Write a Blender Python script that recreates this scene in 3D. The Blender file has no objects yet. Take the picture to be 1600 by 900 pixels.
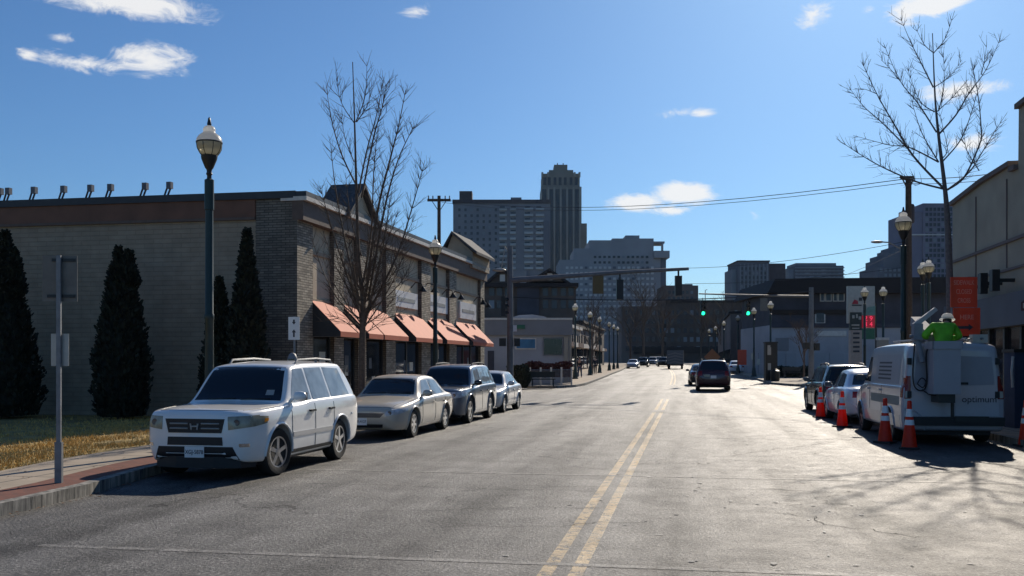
import bpy, bmesh, math, random
from mathutils import Vector, Matrix
from mathutils.bvhtree import BVHTree
R = math.radians
random.seed(7)
SC = bpy.context.scene
COL = SC.collection
# ---------------------------------------------------------------- camera
FPX, EYE, HOR = 1500.0, 1.75, 566.0
PSI = math.atan(275 / FPX)
cam_d = bpy.data.cameras.new("camera"); cam = bpy.data.objects.new("camera", cam_d); COL.objects.link(cam)
cam.location = (0, 0, EYE); cam.rotation_euler = (R(90), 0, PSI)
cam_d.sensor_width = 36; cam_d.lens = 36 * FPX / 1600; cam_d.shift_y = (HOR - 450) / 1600
cam_d.clip_end = 4000; cam_d.clip_start = 0.1
SC.camera = cam
# ---------------------------------------------------------------- light
SUN_EL, SUN_AZ = R(31), R(11.5)        # azimuth measured from +Y towards +X
SKY_STRENGTH, SUN_STRENGTH = 0.078, 5.0
SC.view_settings.view_transform = 'Standard'; SC.view_settings.look = 'None'
SC.view_settings.exposure = 0.0; SC.view_settings.gamma = 1.0
w = bpy.data.worlds.new("World"); SC.world = w; w.use_nodes = True

def build_sky():
    nt = w.node_tree; N = nt.nodes; L = nt.links
    bg = N['Background']; bg.inputs['Strength'].default_value = SKY_STRENGTH
    sky = N.new('ShaderNodeTexSky'); sky.sky_type = 'NISHITA'; sky.sun_disc = False
    sky.sun_elevation = SUN_EL; sky.sun_rotation = SUN_AZ
    sky.air_density = 1.0; sky.dust_density = 0.5; sky.ozone_density = 3.0
    tint = N.new('ShaderNodeMix'); tint.data_type = 'RGBA'; tint.blend_type = 'MULTIPLY'; tint.inputs['Factor'].default_value = 1.0
    L.new(sky.outputs[0], tint.inputs['A']); tint.inputs['B'].default_value = (0.55, 0.84, 1.13, 1)      # a clear, deep winter blue
    def math_(op, a, b=None, c=None):
        n = N.new('ShaderNodeMath'); n.operation = op
        for i, v in enumerate((a, b, c)):
            if v is None: continue
            if isinstance(v, (int, float)): n.inputs[i].default_value = v
            else: L.new(v, n.inputs[i])
        return n.outputs[0]
    tc = N.new('ShaderNodeTexCoord'); sep = N.new('ShaderNodeSeparateXYZ'); L.new(tc.outputs['Generated'], sep.inputs[0])
    az = math_('ARCTAN2', sep.outputs[0], sep.outputs[1]); el = math_('ARCSINE', sep.outputs[2])
    mp = N.new('ShaderNodeMapping'); mp.inputs['Scale'].default_value = (1, 1, 2.2); L.new(tc.outputs['Generated'], mp.inputs[0])
    no = N.new('ShaderNodeTexNoise'); no.inputs['Scale'].default_value = 26; no.inputs['Detail'].default_value = 8
    no.inputs['Roughness'].default_value = 0.68; no.inputs['Distortion'].default_value = 0.6; L.new(mp.outputs[0], no.inputs['Vector'])
    total = None
    # (azimuth deg from +Y, elevation deg, half width, half height, density) of each fair-weather cloud
    for a, e, wa, we, dn in CLOUDS:
        dx = math_('DIVIDE', math_('SUBTRACT', az, R(a)), R(wa)); dy = math_('DIVIDE', math_('SUBTRACT', el, R(e)), R(we))
        r = math_('SQRT', math_('ADD', math_('MULTIPLY', dx, dx), math_('MULTIPLY', dy, dy)))
        m = math_('MULTIPLY', math_('SUBTRACT', 1.0, r), dn)
        total = m if total is None else math_('MAXIMUM', total, m)
    v = math_('ADD', total, math_('MULTIPLY', math_('SUBTRACT', no.outputs['Fac'], 0.5), 3.2))
    mr = N.new('ShaderNodeMapRange'); mr.interpolation_type = 'SMOOTHSTEP'
    L.new(v, mr.inputs['Value']); mr.inputs['From Min'].default_value = 0.25; mr.inputs['From Max'].default_value = 1.4
    pos = math_('GREATER_THAN', total, -0.9)
    fac = math_('MULTIPLY', math_('MULTIPLY', mr.outputs[0], pos), 0.88)
    mix = N.new('ShaderNodeMix'); mix.data_type = 'RGBA'
    L.new(fac, mix.inputs['Factor']); L.new(tint.outputs['Result'], mix.inputs['A'])
    mix.inputs['B'].default_value = (0.95 / SKY_STRENGTH, 0.94 / SKY_STRENGTH, 0.92 / SKY_STRENGTH, 1)
    L.new(mix.outputs['Result'], bg.inputs['Color'])

def px_dir(px, py):
    u = (px - 800) / FPX; v = (HOR - py) / FPX
    d = Vector((-math.sin(PSI) + u * math.cos(PSI), math.cos(PSI) + u * math.sin(PSI), v)).normalized()
    return math.degrees(math.atan2(d.x, d.y)), math.degrees(math.asin(d.z))
def cl(px, py, hw, hh, dn):
    a, e = px_dir(px, py); k = 57.3 / FPX
    return (a, e, hw * k, hh * k, dn)
CLOUDS = [cl(205, 5, 130, 28, 1.9), cl(235, 93, 75, 30, 1.5), cl(130, 98, 110, 16, 1.1), cl(40, 86, 28, 16, 1.3), cl(92, 59, 26, 11, 1.2),
          cl(650, 17, 32, 13, 1.1), cl(1274, 18, 36, 26, 1.2), cl(1358, 16, 18, 10, .9), cl(1450, 8, 78, 24, 2.0), cl(1415, 22, 30, 24, 1.5), cl(1500, 142, 80, 20, 1.9),
          cl(1515, 225, 48, 18, 1.2), cl(1097, 177, 30, 10, 1.2), cl(1060, 176, 50, 12, 0.7), cl(1072, 303, 68, 24, 2.4), cl(995, 316, 66, 17, 2.2), cl(1045, 328, 45, 12, 1.5), cl(1190, 328, 40, 9, 0.4)]
build_sky()
sd = bpy.data.lights.new("sun", 'SUN'); sun = bpy.data.objects.new("sun", sd); COL.objects.link(sun)
sd.energy = SUN_STRENGTH; sd.angle = R(0.53); sd.color = (1.0, 0.89, 0.74)
sdir = Vector((math.sin(SUN_AZ) * math.cos(SUN_EL), math.cos(SUN_AZ) * math.cos(SUN_EL), math.sin(SUN_EL)))
sun.rotation_euler = (-sdir).to_track_quat('-Z', 'Y').to_euler(); sun.location = sdir * 60

# ---------------------------------------------------------------- places
def gz(y):                       # the street climbs gently beyond the junction
    return 0.0 if y < 35 else 0.007 * (min(y, 260) - 35)
def bend(y):                     # and drifts to the left
    return 0.0 if y < 55 else -0.00022 * (min(y, 320) - 55) ** 2
def P(px, py, d):                # a point at depth d seen in that direction
    u = (px - 800) / FPX
    return Vector((d * (-math.sin(PSI) + u * math.cos(PSI)), d * (math.cos(PSI) + u * math.sin(PSI)), EYE + (HOR - py) / FPX * d))
def G(px, d, lift=0.0):
    p = P(px, HOR, d); p.z = gz(p.y) + lift; return p

# ---------------------------------------------------------------- materials
MAT = {}
def nodes_of(m):
    m.use_nodes = True; nt = m.node_tree; return nt, nt.nodes, nt.links, nt.nodes['Principled BSDF']
def pm(name, col, rough=0.6, metal=0.0, var=0.12, scale=6.0, spec=0.5, bump=0.0, emit=None, es=0.0, coat=0.0, alpha=1.0, trans=0.0, dirt=None):
    if name in MAT: return MAT[name]
    m = bpy.data.materials.new(name); nt, N, L, b = nodes_of(m)
    tc = N.new('ShaderNodeTexCoord'); no = N.new('ShaderNodeTexNoise'); no.inputs['Scale'].default_value = scale; no.inputs['Detail'].default_value = 6
    L.new(tc.outputs['Object'], no.inputs['Vector'])
    cr = N.new('ShaderNodeValToRGB'); e = cr.color_ramp.elements
    e[0].position = 0.3; e[1].position = 0.7
    e[0].color = tuple(c * (1 - var) for c in col) + (1,); e[1].color = tuple(min(1, c * (1 + var)) for c in col) + (1,)
    if dirt: e[0].color = tuple(dirt) + (1,)
    L.new(no.outputs['Fac'], cr.inputs[0]); L.new(cr.outputs[0], b.inputs['Base Color'])
    b.inputs['Roughness'].default_value = rough; b.inputs['Metallic'].default_value = metal
    b.inputs['Specular IOR Level'].default_value = spec
    if coat: b.inputs['Coat Weight'].default_value = coat; b.inputs['Coat Roughness'].default_value = 0.06
    if trans: b.inputs['Transmission Weight'].default_value = trans
    if emit: b.inputs['Emission Color'].default_value = tuple(emit) + (1,); b.inputs['Emission Strength'].default_value = es
    if bump:
        bp = N.new('ShaderNodeBump'); bp.inputs['Strength'].default_value = bump; bp.inputs['Distance'].default_value = 0.02
        n2 = N.new('ShaderNodeTexNoise'); n2.inputs['Scale'].default_value = scale * 5; n2.inputs['Detail'].default_value = 8; L.new(tc.outputs['Object'], n2.inputs['Vector'])
        L.new(n2.outputs['Fac'], bp.inputs['Height']); L.new(bp.outputs[0], b.inputs['Normal'])
    MAT[name] = m; return m

def brick_mat(name, c1, c2, mortar, sx, bw=0.4, bh=0.13, ms=0.012, bump=0.6, rot=None, rough=0.85, offs=0.5, squash=1.0, noise=0.35):
    m = bpy.data.materials.new(name); nt, N, L, b = nodes_of(m)
    tc = N.new('ShaderNodeTexCoord'); mp = N.new('ShaderNodeMapping'); L.new(tc.outputs['Object'], mp.inputs[0])
    if rot: mp.inputs['Rotation'].default_value = rot
    br = N.new('ShaderNodeTexBrick'); L.new(mp.outputs[0], br.inputs['Vector'])
    br.inputs['Scale'].default_value = sx; br.inputs['Color1'].default_value = (*c1, 1); br.inputs['Color2'].default_value = (*c2, 1); br.inputs['Mortar'].default_value = (*mortar, 1)
    br.inputs['Mortar Size'].default_value = ms; br.inputs['Brick Width'].default_value = bw; br.inputs['Row Height'].default_value = bh
    br.offset = offs
    no = N.new('ShaderNodeTexNoise'); no.inputs['Scale'].default_value = 3; no.inputs['Detail'].default_value = 7; L.new(mp.outputs[0], no.inputs['Vector'])
    mx = N.new('ShaderNodeMix'); mx.data_type = 'RGBA'; mx.blend_type = 'MULTIPLY'; mx.inputs['Factor'].default_value = noise
    L.new(br.outputs['Color'], mx.inputs['A']); L.new(no.outputs['Fac'], mx.inputs['B']); L.new(mx.outputs['Result'], b.inputs['Base Color'])
    bp = N.new('ShaderNodeBump'); bp.inputs['Strength'].default_value = bump; bp.inputs['Distance'].default_value = 0.02; bp.invert = True
    L.new(br.outputs['Fac'], bp.inputs['Height']); L.new(bp.outputs[0], b.inputs['Normal'])
    b.inputs['Roughness'].default_value = rough; b.inputs['Specular IOR Level'].default_value = 0.25
    MAT[name] = m; return m

def asphalt_mat(name, base=0.055, paint=None):
    """Worn asphalt; with paint a road marking that has flaked off in places."""
    m = bpy.data.materials.new(name); nt, N, L, b = nodes_of(m)
    tc = N.new('ShaderNodeTexCoord'); co = tc.outputs['Object']
    def noise(s, d=6, r=0.6, vec=None):
        n = N.new('ShaderNodeTexNoise'); n.inputs['Scale'].default_value = s; n.inputs['Detail'].default_value = d; n.inputs['Roughness'].default_value = r
        L.new(vec or co, n.inputs['Vector']); return n.outputs['Fac']
    def ramp(v, stops):
        c = N.new('ShaderNodeValToRGB'); L.new(v, c.inputs[0]); e = c.color_ramp.elements
        for i, (p, g) in enumerate(stops):
            el = e[i] if i < 2 else e.new(p)
            el.position = p; el.color = (*g, 1) if isinstance(g, tuple) else (g, g, g, 1)
        return c.outputs[0]
    def mul(a, bb, f=1.0, mode='MULTIPLY'):
        x = N.new('ShaderNodeMix'); x.data_type = 'RGBA'; x.blend_type = mode
        if isinstance(f, float): x.inputs['Factor'].default_value = f
        else: L.new(f, x.inputs['Factor'])
        for s, v in (('A', a), ('B', bb)):
            if isinstance(v, tuple): x.inputs[s].default_value = v
            else: L.new(v, x.inputs[s])
        return x.outputs['Result']
    # long wheel tracks along the street
    mp = N.new('ShaderNodeMapping'); mp.inputs['Scale'].default_value = (1.0, 0.05, 1); L.new(co, mp.inputs[0])
    track = noise(1.1, 5, 0.55, mp.outputs[0])
    large = noise(0.35, 5); mid = noise(2.6, 7, 0.7); fine = noise(27, 4, 0.8)
    col = ramp(large, [(0.38, (base * .84, base * .82, base * .79)), (0.62, (base * 1.23, base * 1.19, base * 1.13))])
    col = mul(col, ramp(track, [(0.38, 0.70), (0.62, 1.28)]))
    col = mul(col, ramp(mid, [(0.38, 0.58), (0.62, 1.38)]))
    col = mul(col, ramp(fine, [(0.40, 0.28), (0.51, 0.9), (0.62, 2.7)]))
    # cracks
    wv = N.new('ShaderNodeVectorMath'); wv.operation = 'ADD'; nz = N.new('ShaderNodeTexNoise'); nz.inputs['Scale'].default_value = 0.8; nz.inputs['Detail'].default_value = 6
    L.new(co, nz.inputs['Vector']); L.new(co, wv.inputs[0])
    sc = N.new('ShaderNodeVectorMath'); sc.operation = 'SCALE'; sc.inputs['Scale'].default_value = 1.6; L.new(nz.outputs['Color'], sc.inputs[0]); L.new(sc.outputs[0], wv.inputs[1])
    vo = N.new('ShaderNodeTexVoronoi'); vo.feature = 'DISTANCE_TO_EDGE'; vo.inputs['Scale'].default_value = 0.42; L.new(wv.outputs[0], vo.inputs['Vector'])
    crack = ramp(vo.outputs['Distance'], [(0.0, 0.0), (0.011, 1.0)])
    gate = ramp(noise(0.22, 3), [(0.51, 1.0), (0.56, 0.0)])      # cracks only in some stretches
    ck = mul(crack, gate, 1.0, 'ADD')
    col = mul(col, mul((0.25, 0.25, 0.25, 1), (1, 1, 1, 1), ck, 'MIX'))
    oil = ramp(noise(0.9, 4, .55, mp.outputs[0]), [(0.30, 0.62), (0.42, 1.0)])
    col = mul(col, oil)
    rough = ramp(mid, [(0.3, 0.50), (0.7, 0.68)])
    if paint:
        flake = mul(ramp(noise(6.5, 9, 0.82), [(0.43, 0.0), (0.50, 1.0)]), ramp(noise(0.8, 4), [(0.35, 0.55), (0.6, 1.0)]))
        pc = mul((*paint, 1), ramp(noise(14, 6, .7), [(0.3, 0.6), (0.7, 1.1)]))
        fl = N.new('ShaderNodeMath'); fl.operation = 'MULTIPLY'; L.new(flake, fl.inputs[0]); fl.inputs[1].default_value = PAINT_COVER.get(name, 0.9)
        col = mul(col, pc, fl.outputs[0], 'MIX')
    L.new(col, b.inputs['Base Color']); L.new(rough, b.inputs['Roughness'])
    sp = mul(mul(mul((.25, .25, .25, 1), (1, 1, 1, 1), ck, 'MIX'), ramp(track, [(0.38, 0.40), (0.60, 0.85)])), ramp(noise(1.4, 6, .7), [(0.38, 0.55), (0.60, 1.0)]))
    L.new(sp, b.inputs['Specular IOR Level'])
    bp = N.new('ShaderNodeBump'); bp.inputs['Strength'].default_value = 1.0; bp.inputs['Distance'].default_value = 0.03
    L.new(fine, bp.inputs['Height']); b2_ = N.new('ShaderNodeBump'); b2_.inputs['Strength'].default_value = 0.45; b2_.inputs['Distance'].default_value = 0.035
    L.new(noise(6.5, 5, .7), b2_.inputs['Height']); L.new(b2_.outputs[0], bp.inputs['Normal']); L.new(bp.outputs[0], b.inputs['Normal'])
    MAT[name] = m; return m
PAINT_COVER = {'yellow_paint': 0.95, 'worn_white_paint': 0.40, 'white_paint': 0.6}

asphalt_mat('asphalt', 0.066); asphalt_mat('asphalt_cross', 0.06); asphalt_mat('asphalt_patch', 0.050)
asphalt_mat('yellow_paint', 0.066, (0.72, 0.51, 0.25)); asphalt_mat('worn_white_paint', 0.066, (0.5, 0.48, 0.44)); asphalt_mat('white_paint', 0.06, (0.7, 0.68, 0.64))
pm('tar', (.012, .012, .012), .95, spec=.08)
pm('soil', (0.09, 0.08, 0.06), 0.95, scale=2, var=0.3)
brick_mat('concrete_slab', (0.46, 0.385, 0.30), (0.42, 0.35, 0.27), (0.13, 0.12, 0.11), 1.0, bw=1.5, bh=1.5, ms=0.02, bump=0.25, offs=0.0, noise=0.4)
brick_mat('brick_paver', (0.25, 0.10, 0.07), (0.19, 0.075, 0.055), (0.12, 0.09, 0.08), 1.0, bw=0.2, bh=0.1, ms=0.008, bump=0.4)
def kerb_mat():
    m = bpy.data.materials.new('kerb_stone'); nt, N, L, b = nodes_of(m)
    tc = N.new('ShaderNodeTexCoord'); mp = N.new('ShaderNodeMapping'); mp.inputs['Scale'].default_value = (1, 1, 0.12); L.new(tc.outputs['Object'], mp.inputs[0])
    no = N.new('ShaderNodeTexNoise'); no.inputs['Scale'].default_value = 9; no.inputs['Detail'].default_value = 8; no.inputs['Roughness'].default_value = .75; L.new(mp.outputs[0], no.inputs['Vector'])
    cr = N.new('ShaderNodeValToRGB'); e = cr.color_ramp.elements; e[0].position = .38; e[1].position = .62; e[0].color = (.045, .045, .042, 1); e[1].color = (.34, .32, .28, 1)
    L.new(no.outputs['Fac'], cr.inputs[0]); L.new(cr.outputs[0], b.inputs['Base Color']); b.inputs['Roughness'].default_value = .8
    MAT['kerb_stone'] = m
kerb_mat()
brick_mat('painted_brick', (0.45, 0.365, 0.27), (0.415, 0.335, 0.25), (0.36, 0.29, 0.215), 1.0, bw=0.60, bh=0.14, ms=0.010, bump=0.7, rot=(0, R(90), R(90)), noise=0.45)
brick_mat('ledge_stone_lit', (0.74, 0.66, 0.52), (0.36, 0.32, 0.26), (0.20, 0.18, 0.15), 1.0, bw=0.27, bh=0.075, ms=0.010, bump=1.0, rot=(R(90), 0, 0), noise=0.6)  # stone colour lightened to stand in for sun on the street face
brick_mat('ledge_stone_shaded', (0.34, 0.30, 0.25), (0.22, 0.195, 0.16), (0.13, 0.115, 0.10), 1.0, bw=0.27, bh=0.075, ms=0.010, bump=1.0, rot=(0, R(90), R(90)), noise=0.6)  # same stone darkened: shade painted onto the pier sides
pm('stucco', (0.56, 0.47, 0.34), 0.9, var=0.1, scale=3, bump=0.25)
pm('stucco_trim', (0.36, 0.29, 0.21), 0.85, var=0.1, scale=3)
pm('red_fascia', (0.17, 0.08, 0.05), 0.7, var=0.2, scale=1.5)
pm('dark_coping', (0.03, 0.032, 0.038), 0.5)
pm('brown_cornice', (0.13, 0.09, 0.07), 0.7)
pm('pale_trim', (0.62, 0.58, 0.52), 0.6)
pm('roof_shingle', (0.075, 0.075, 0.08), 0.9, var=0.35, scale=9, bump=0.4)
def glow(name, col, k):
    m = MAT[name]; nt = m.node_tree; b = nt.nodes['Principled BSDF']; out = nt.nodes['Material Output']
    t = nt.nodes.new('ShaderNodeBsdfTranslucent'); t.inputs[0].default_value = (*col, 1); mx = nt.nodes.new('ShaderNodeMixShader'); mx.inputs[0].default_value = k
    nt.links.new(b.outputs[0], mx.inputs[1]); nt.links.new(t.outputs[0], mx.inputs[2]); nt.links.new(mx.outputs[0], out.inputs[0])
def awning_mat():
    m = pm('salmon_awning', (0.60, 0.15, 0.075), 0.75, var=0.07, scale=2.5)
    nt = m.node_tree; b = nt.nodes['Principled BSDF']; out = nt.nodes['Material Output']
    t = nt.nodes.new('ShaderNodeBsdfTranslucent'); t.inputs[0].default_value = (.5, .15, .08, 1)
    mx = nt.nodes.new('ShaderNodeMixShader'); mx.inputs[0].default_value = .08
    nt.links.new(b.outputs[0], mx.inputs[1]); nt.links.new(t.outputs[0], mx.inputs[2]); nt.links.new(mx.outputs[0], out.inputs[0])
awning_mat()
pm('window_glass', (0.012, 0.015, 0.02), 0.06, var=0.2, scale=2, spec=0.6)
pm('far_glass', (0.03, 0.04, 0.055), 0.25, var=0.3, scale=2)
pm('car_glass', (0.004, 0.009, 0.016), 0.04, var=0.2, spec=0.7)
pm('car_glass_sky_tint', (0.24, 0.28, 0.31), 0.05, var=0.35, scale=3, spec=0.8)  # pale base colour stands in for sky reflected in the side windows
pm('signal_pole', (0.15, 0.155, 0.16), 0.6, var=0.2, scale=4)
pm('black_iron', (0.012, 0.014, 0.015), 0.45, var=0.2)
pm('green_iron', (0.010, 0.028, 0.026), 0.45, var=0.2)
pm('black_plastic', (0.014, 0.014, 0.016), 0.55)
pm('tyre_rubber', (0.016, 0.016, 0.016), 0.85, bump=0.2)
pm('alloy', (0.55, 0.55, 0.56), 0.28, metal=0.9)
pm('dark_alloy', (0.10, 0.10, 0.11), 0.35, metal=0.8)
pm('chrome', (0.75, 0.75, 0.76), 0.14, metal=1.0)
pm('galvanised', (0.20, 0.21, 0.22), 0.55, metal=0.25, var=0.2, scale=8)
pm('rear_plate', (0.17, 0.16, 0.14), 0.6, metal=0.2, var=0.15)
pm('sign_back', (0.42, 0.40, 0.36), 0.45, metal=0.35, var=0.1)
pm('white_sign', (0.75, 0.75, 0.74), 0.45, var=0.05)
pm('orange_sign', (0.68, 0.085, 0.035), 0.5, var=0.08)
pm('cone_orange', (0.80, 0.045, 0.012), 0.45, var=0.12, scale=10)
pm('reflective', (0.78, 0.78, 0.78), 0.35, var=0.08)
pm('bark', (0.12, 0.085, 0.062), 0.9, var=0.35, scale=14, bump=0.5)
pm('grey_bark', (0.14, 0.125, 0.12), 0.9, var=0.3, scale=14, bump=0.5)
pm('timber_pole', (0.055, 0.042, 0.034), 0.9, var=0.3, scale=10)
pm('conifer', (0.015, 0.020, 0.012), 0.8, var=0.8, scale=5)
pm('hedge_green', (0.03, 0.04, 0.028), 0.8, var=0.4, scale=12)
pm('hedge_rust', (0.10, 0.035, 0.03), 0.8, var=0.4, scale=12)
pm('dry_grass', (0.58, 0.38, 0.12), 0.9, var=0.35, scale=5)
pm('turf', (0.30, 0.21, 0.07), 0.95, var=0.45, scale=3)
pm('hivis', (0.20, 0.62, 0.035), 0.7, var=0.25, scale=7)
pm('skin', (0.42, 0.25, 0.18), 0.6); pm('cloth_dark', (0.02, 0.022, 0.03), 0.85); pm('cloth_blue', (0.04, 0.06, 0.11), 0.85); pm('hair', (0.02, 0.014, 0.01), 0.6)
pm('headlamp_glass', (0.30, 0.28, 0.21), 0.12, var=0.3, scale=10, spec=0.7)
pm('clear_lamp', (0.5, 0.52, 0.55), 0.08, var=0.3, scale=14, spec=0.8)
pm('tail_red', (0.22, 0.008, 0.008), 0.2, var=0.2)
pm('amber', (0.7, 0.25, 0.02), 0.2)
pm('rubber_base', (0.02, 0.02, 0.02), 0.8)
pm('globe_glass', (0.52, 0.50, 0.40), 0.16, var=0.15, scale=9, trans=0.25)
pm('globe_cap', (0.78, 0.77, 0.73), 0.3, var=0.06)
glow('orange_sign', (.8, .13, .07), .13); glow('cone_orange', (1.0, .05, .012), .45); glow('hivis', (.35, .9, .06), .3); glow('globe_glass', (.8, .76, .6), .6); glow('globe_cap', (.95, .94, .9), .65)
pm('green_signal', (0.0, 0.25, 0.12), 0.3, emit=(0.02, 0.95, 0.45), es=2.2)
pm('unlit_lens', (0.02, 0.012, 0.012), 0.25)
pm('red_led', (0.3, 0.01, 0.02), 0.5, emit=(0.9, 0.05, 0.12), es=1.0); pm('led_board', (0.13, 0.006, 0.014), 0.4, emit=(0.6, 0.02, 0.05), es=0.25)
pm('pump_green', (0.02, 0.13, 0.07), 0.4); pm('teal_sign', (0.18, 0.32, 0.27), 0.5); pm('dark_sign', (0.02, 0.035, 0.035), 0.4)
pm('beige_sign', (0.40, 0.33, 0.28), 0.6); pm('logo_red', (0.45, 0.03, 0.05), 0.5); pm('text_dark', (0.05, 0.05, 0.06), 0.6); pm('text_pale', (0.80, 0.30, 0.22), 0.6)
pm('street_green', (0.01, 0.12, 0.06), 0.4); pm('signal_yellow', (0.15, 0.10, 0.03), 0.5)
pm('boom_grey', (.26, .26, .28), .8, spec=.2); pm('boom_white', (.42, .42, .42), .75, spec=.2)
def paint(name, col, rough=0.28, metal=0.0, coat=0.7): return pm(name, col, rough, metal, var=0.04, scale=3, coat=coat)
paint('paint_white', (0.82, 0.82, 0.80)); paint('paint_champagne', (0.52, 0.47, 0.39), 0.35, 0.1); paint('paint_silver_white', (0.58, 0.58, 0.58), 0.32, 0.1)
paint('paint_slate', (0.17, 0.19, 0.22), 0.28, 0.3); paint('paint_grey', (0.45, 0.45, 0.45), 0.35, 0.1); paint('paint_maroon', (0.045, 0.012, 0.018), 0.22); paint('paint_black', (0.012, 0.013, 0.016), 0.2)
paint('paint_dark_green', (0.018, 0.03, 0.028), 0.22); paint('paint_ice', (0.60, 0.64, 0.70), 0.25); paint('van_white', (0.42, 0.42, 0.46), 0.32); paint('lift_grey', (0.31, 0.31, 0.35), 0.45, 0, 0.2)

def flat_col(name, col, **k): return pm(name, col, k.pop('rough', .85), var=k.pop('var', .12), scale=k.pop('scale', .15), **k)
flat_col('tower_blue', (.20, .22, .25)); flat_col('tower_balcony', (.38, .42, .44)); flat_col('tower_stone', (.25, .24, .21)); flat_col('tower_rib', (.36, .36, .33)); flat_col('pale_block', (.34, .345, .36))
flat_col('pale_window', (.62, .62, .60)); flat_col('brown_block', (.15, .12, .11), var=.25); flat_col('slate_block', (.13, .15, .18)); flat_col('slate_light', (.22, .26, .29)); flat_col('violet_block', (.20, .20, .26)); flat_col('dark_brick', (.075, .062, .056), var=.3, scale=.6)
flat_col('white_wall', (.36, .36, .38), scale=.6); flat_col('grey_wall', (.22, .22, .23), scale=.6); flat_col('dark_roof', (.022, .02, .022), scale=1); flat_col('dark_siding', (.06, .06, .075), scale=.8, var=.2); flat_col('timber_trim', (.035, .025, .02), scale=2)
flat_col('house_brown', (.10, .078, .066), scale=.8, var=.25); flat_col('olive_wall', (.36, .32, .24), scale=.7, var=.16); flat_col('tan_wall', (.36, .32, .26), scale=.7); flat_col('steel_blue', (.11, .13, .15), scale=1)
flat_col('maroon_cloth', (.05, .010, .012), scale=2)
def LX(px, px0, d): return (px - px0) / FPX * d
def HZ(py, d, base): return EYE + (HOR - py) / FPX * d - base


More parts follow.
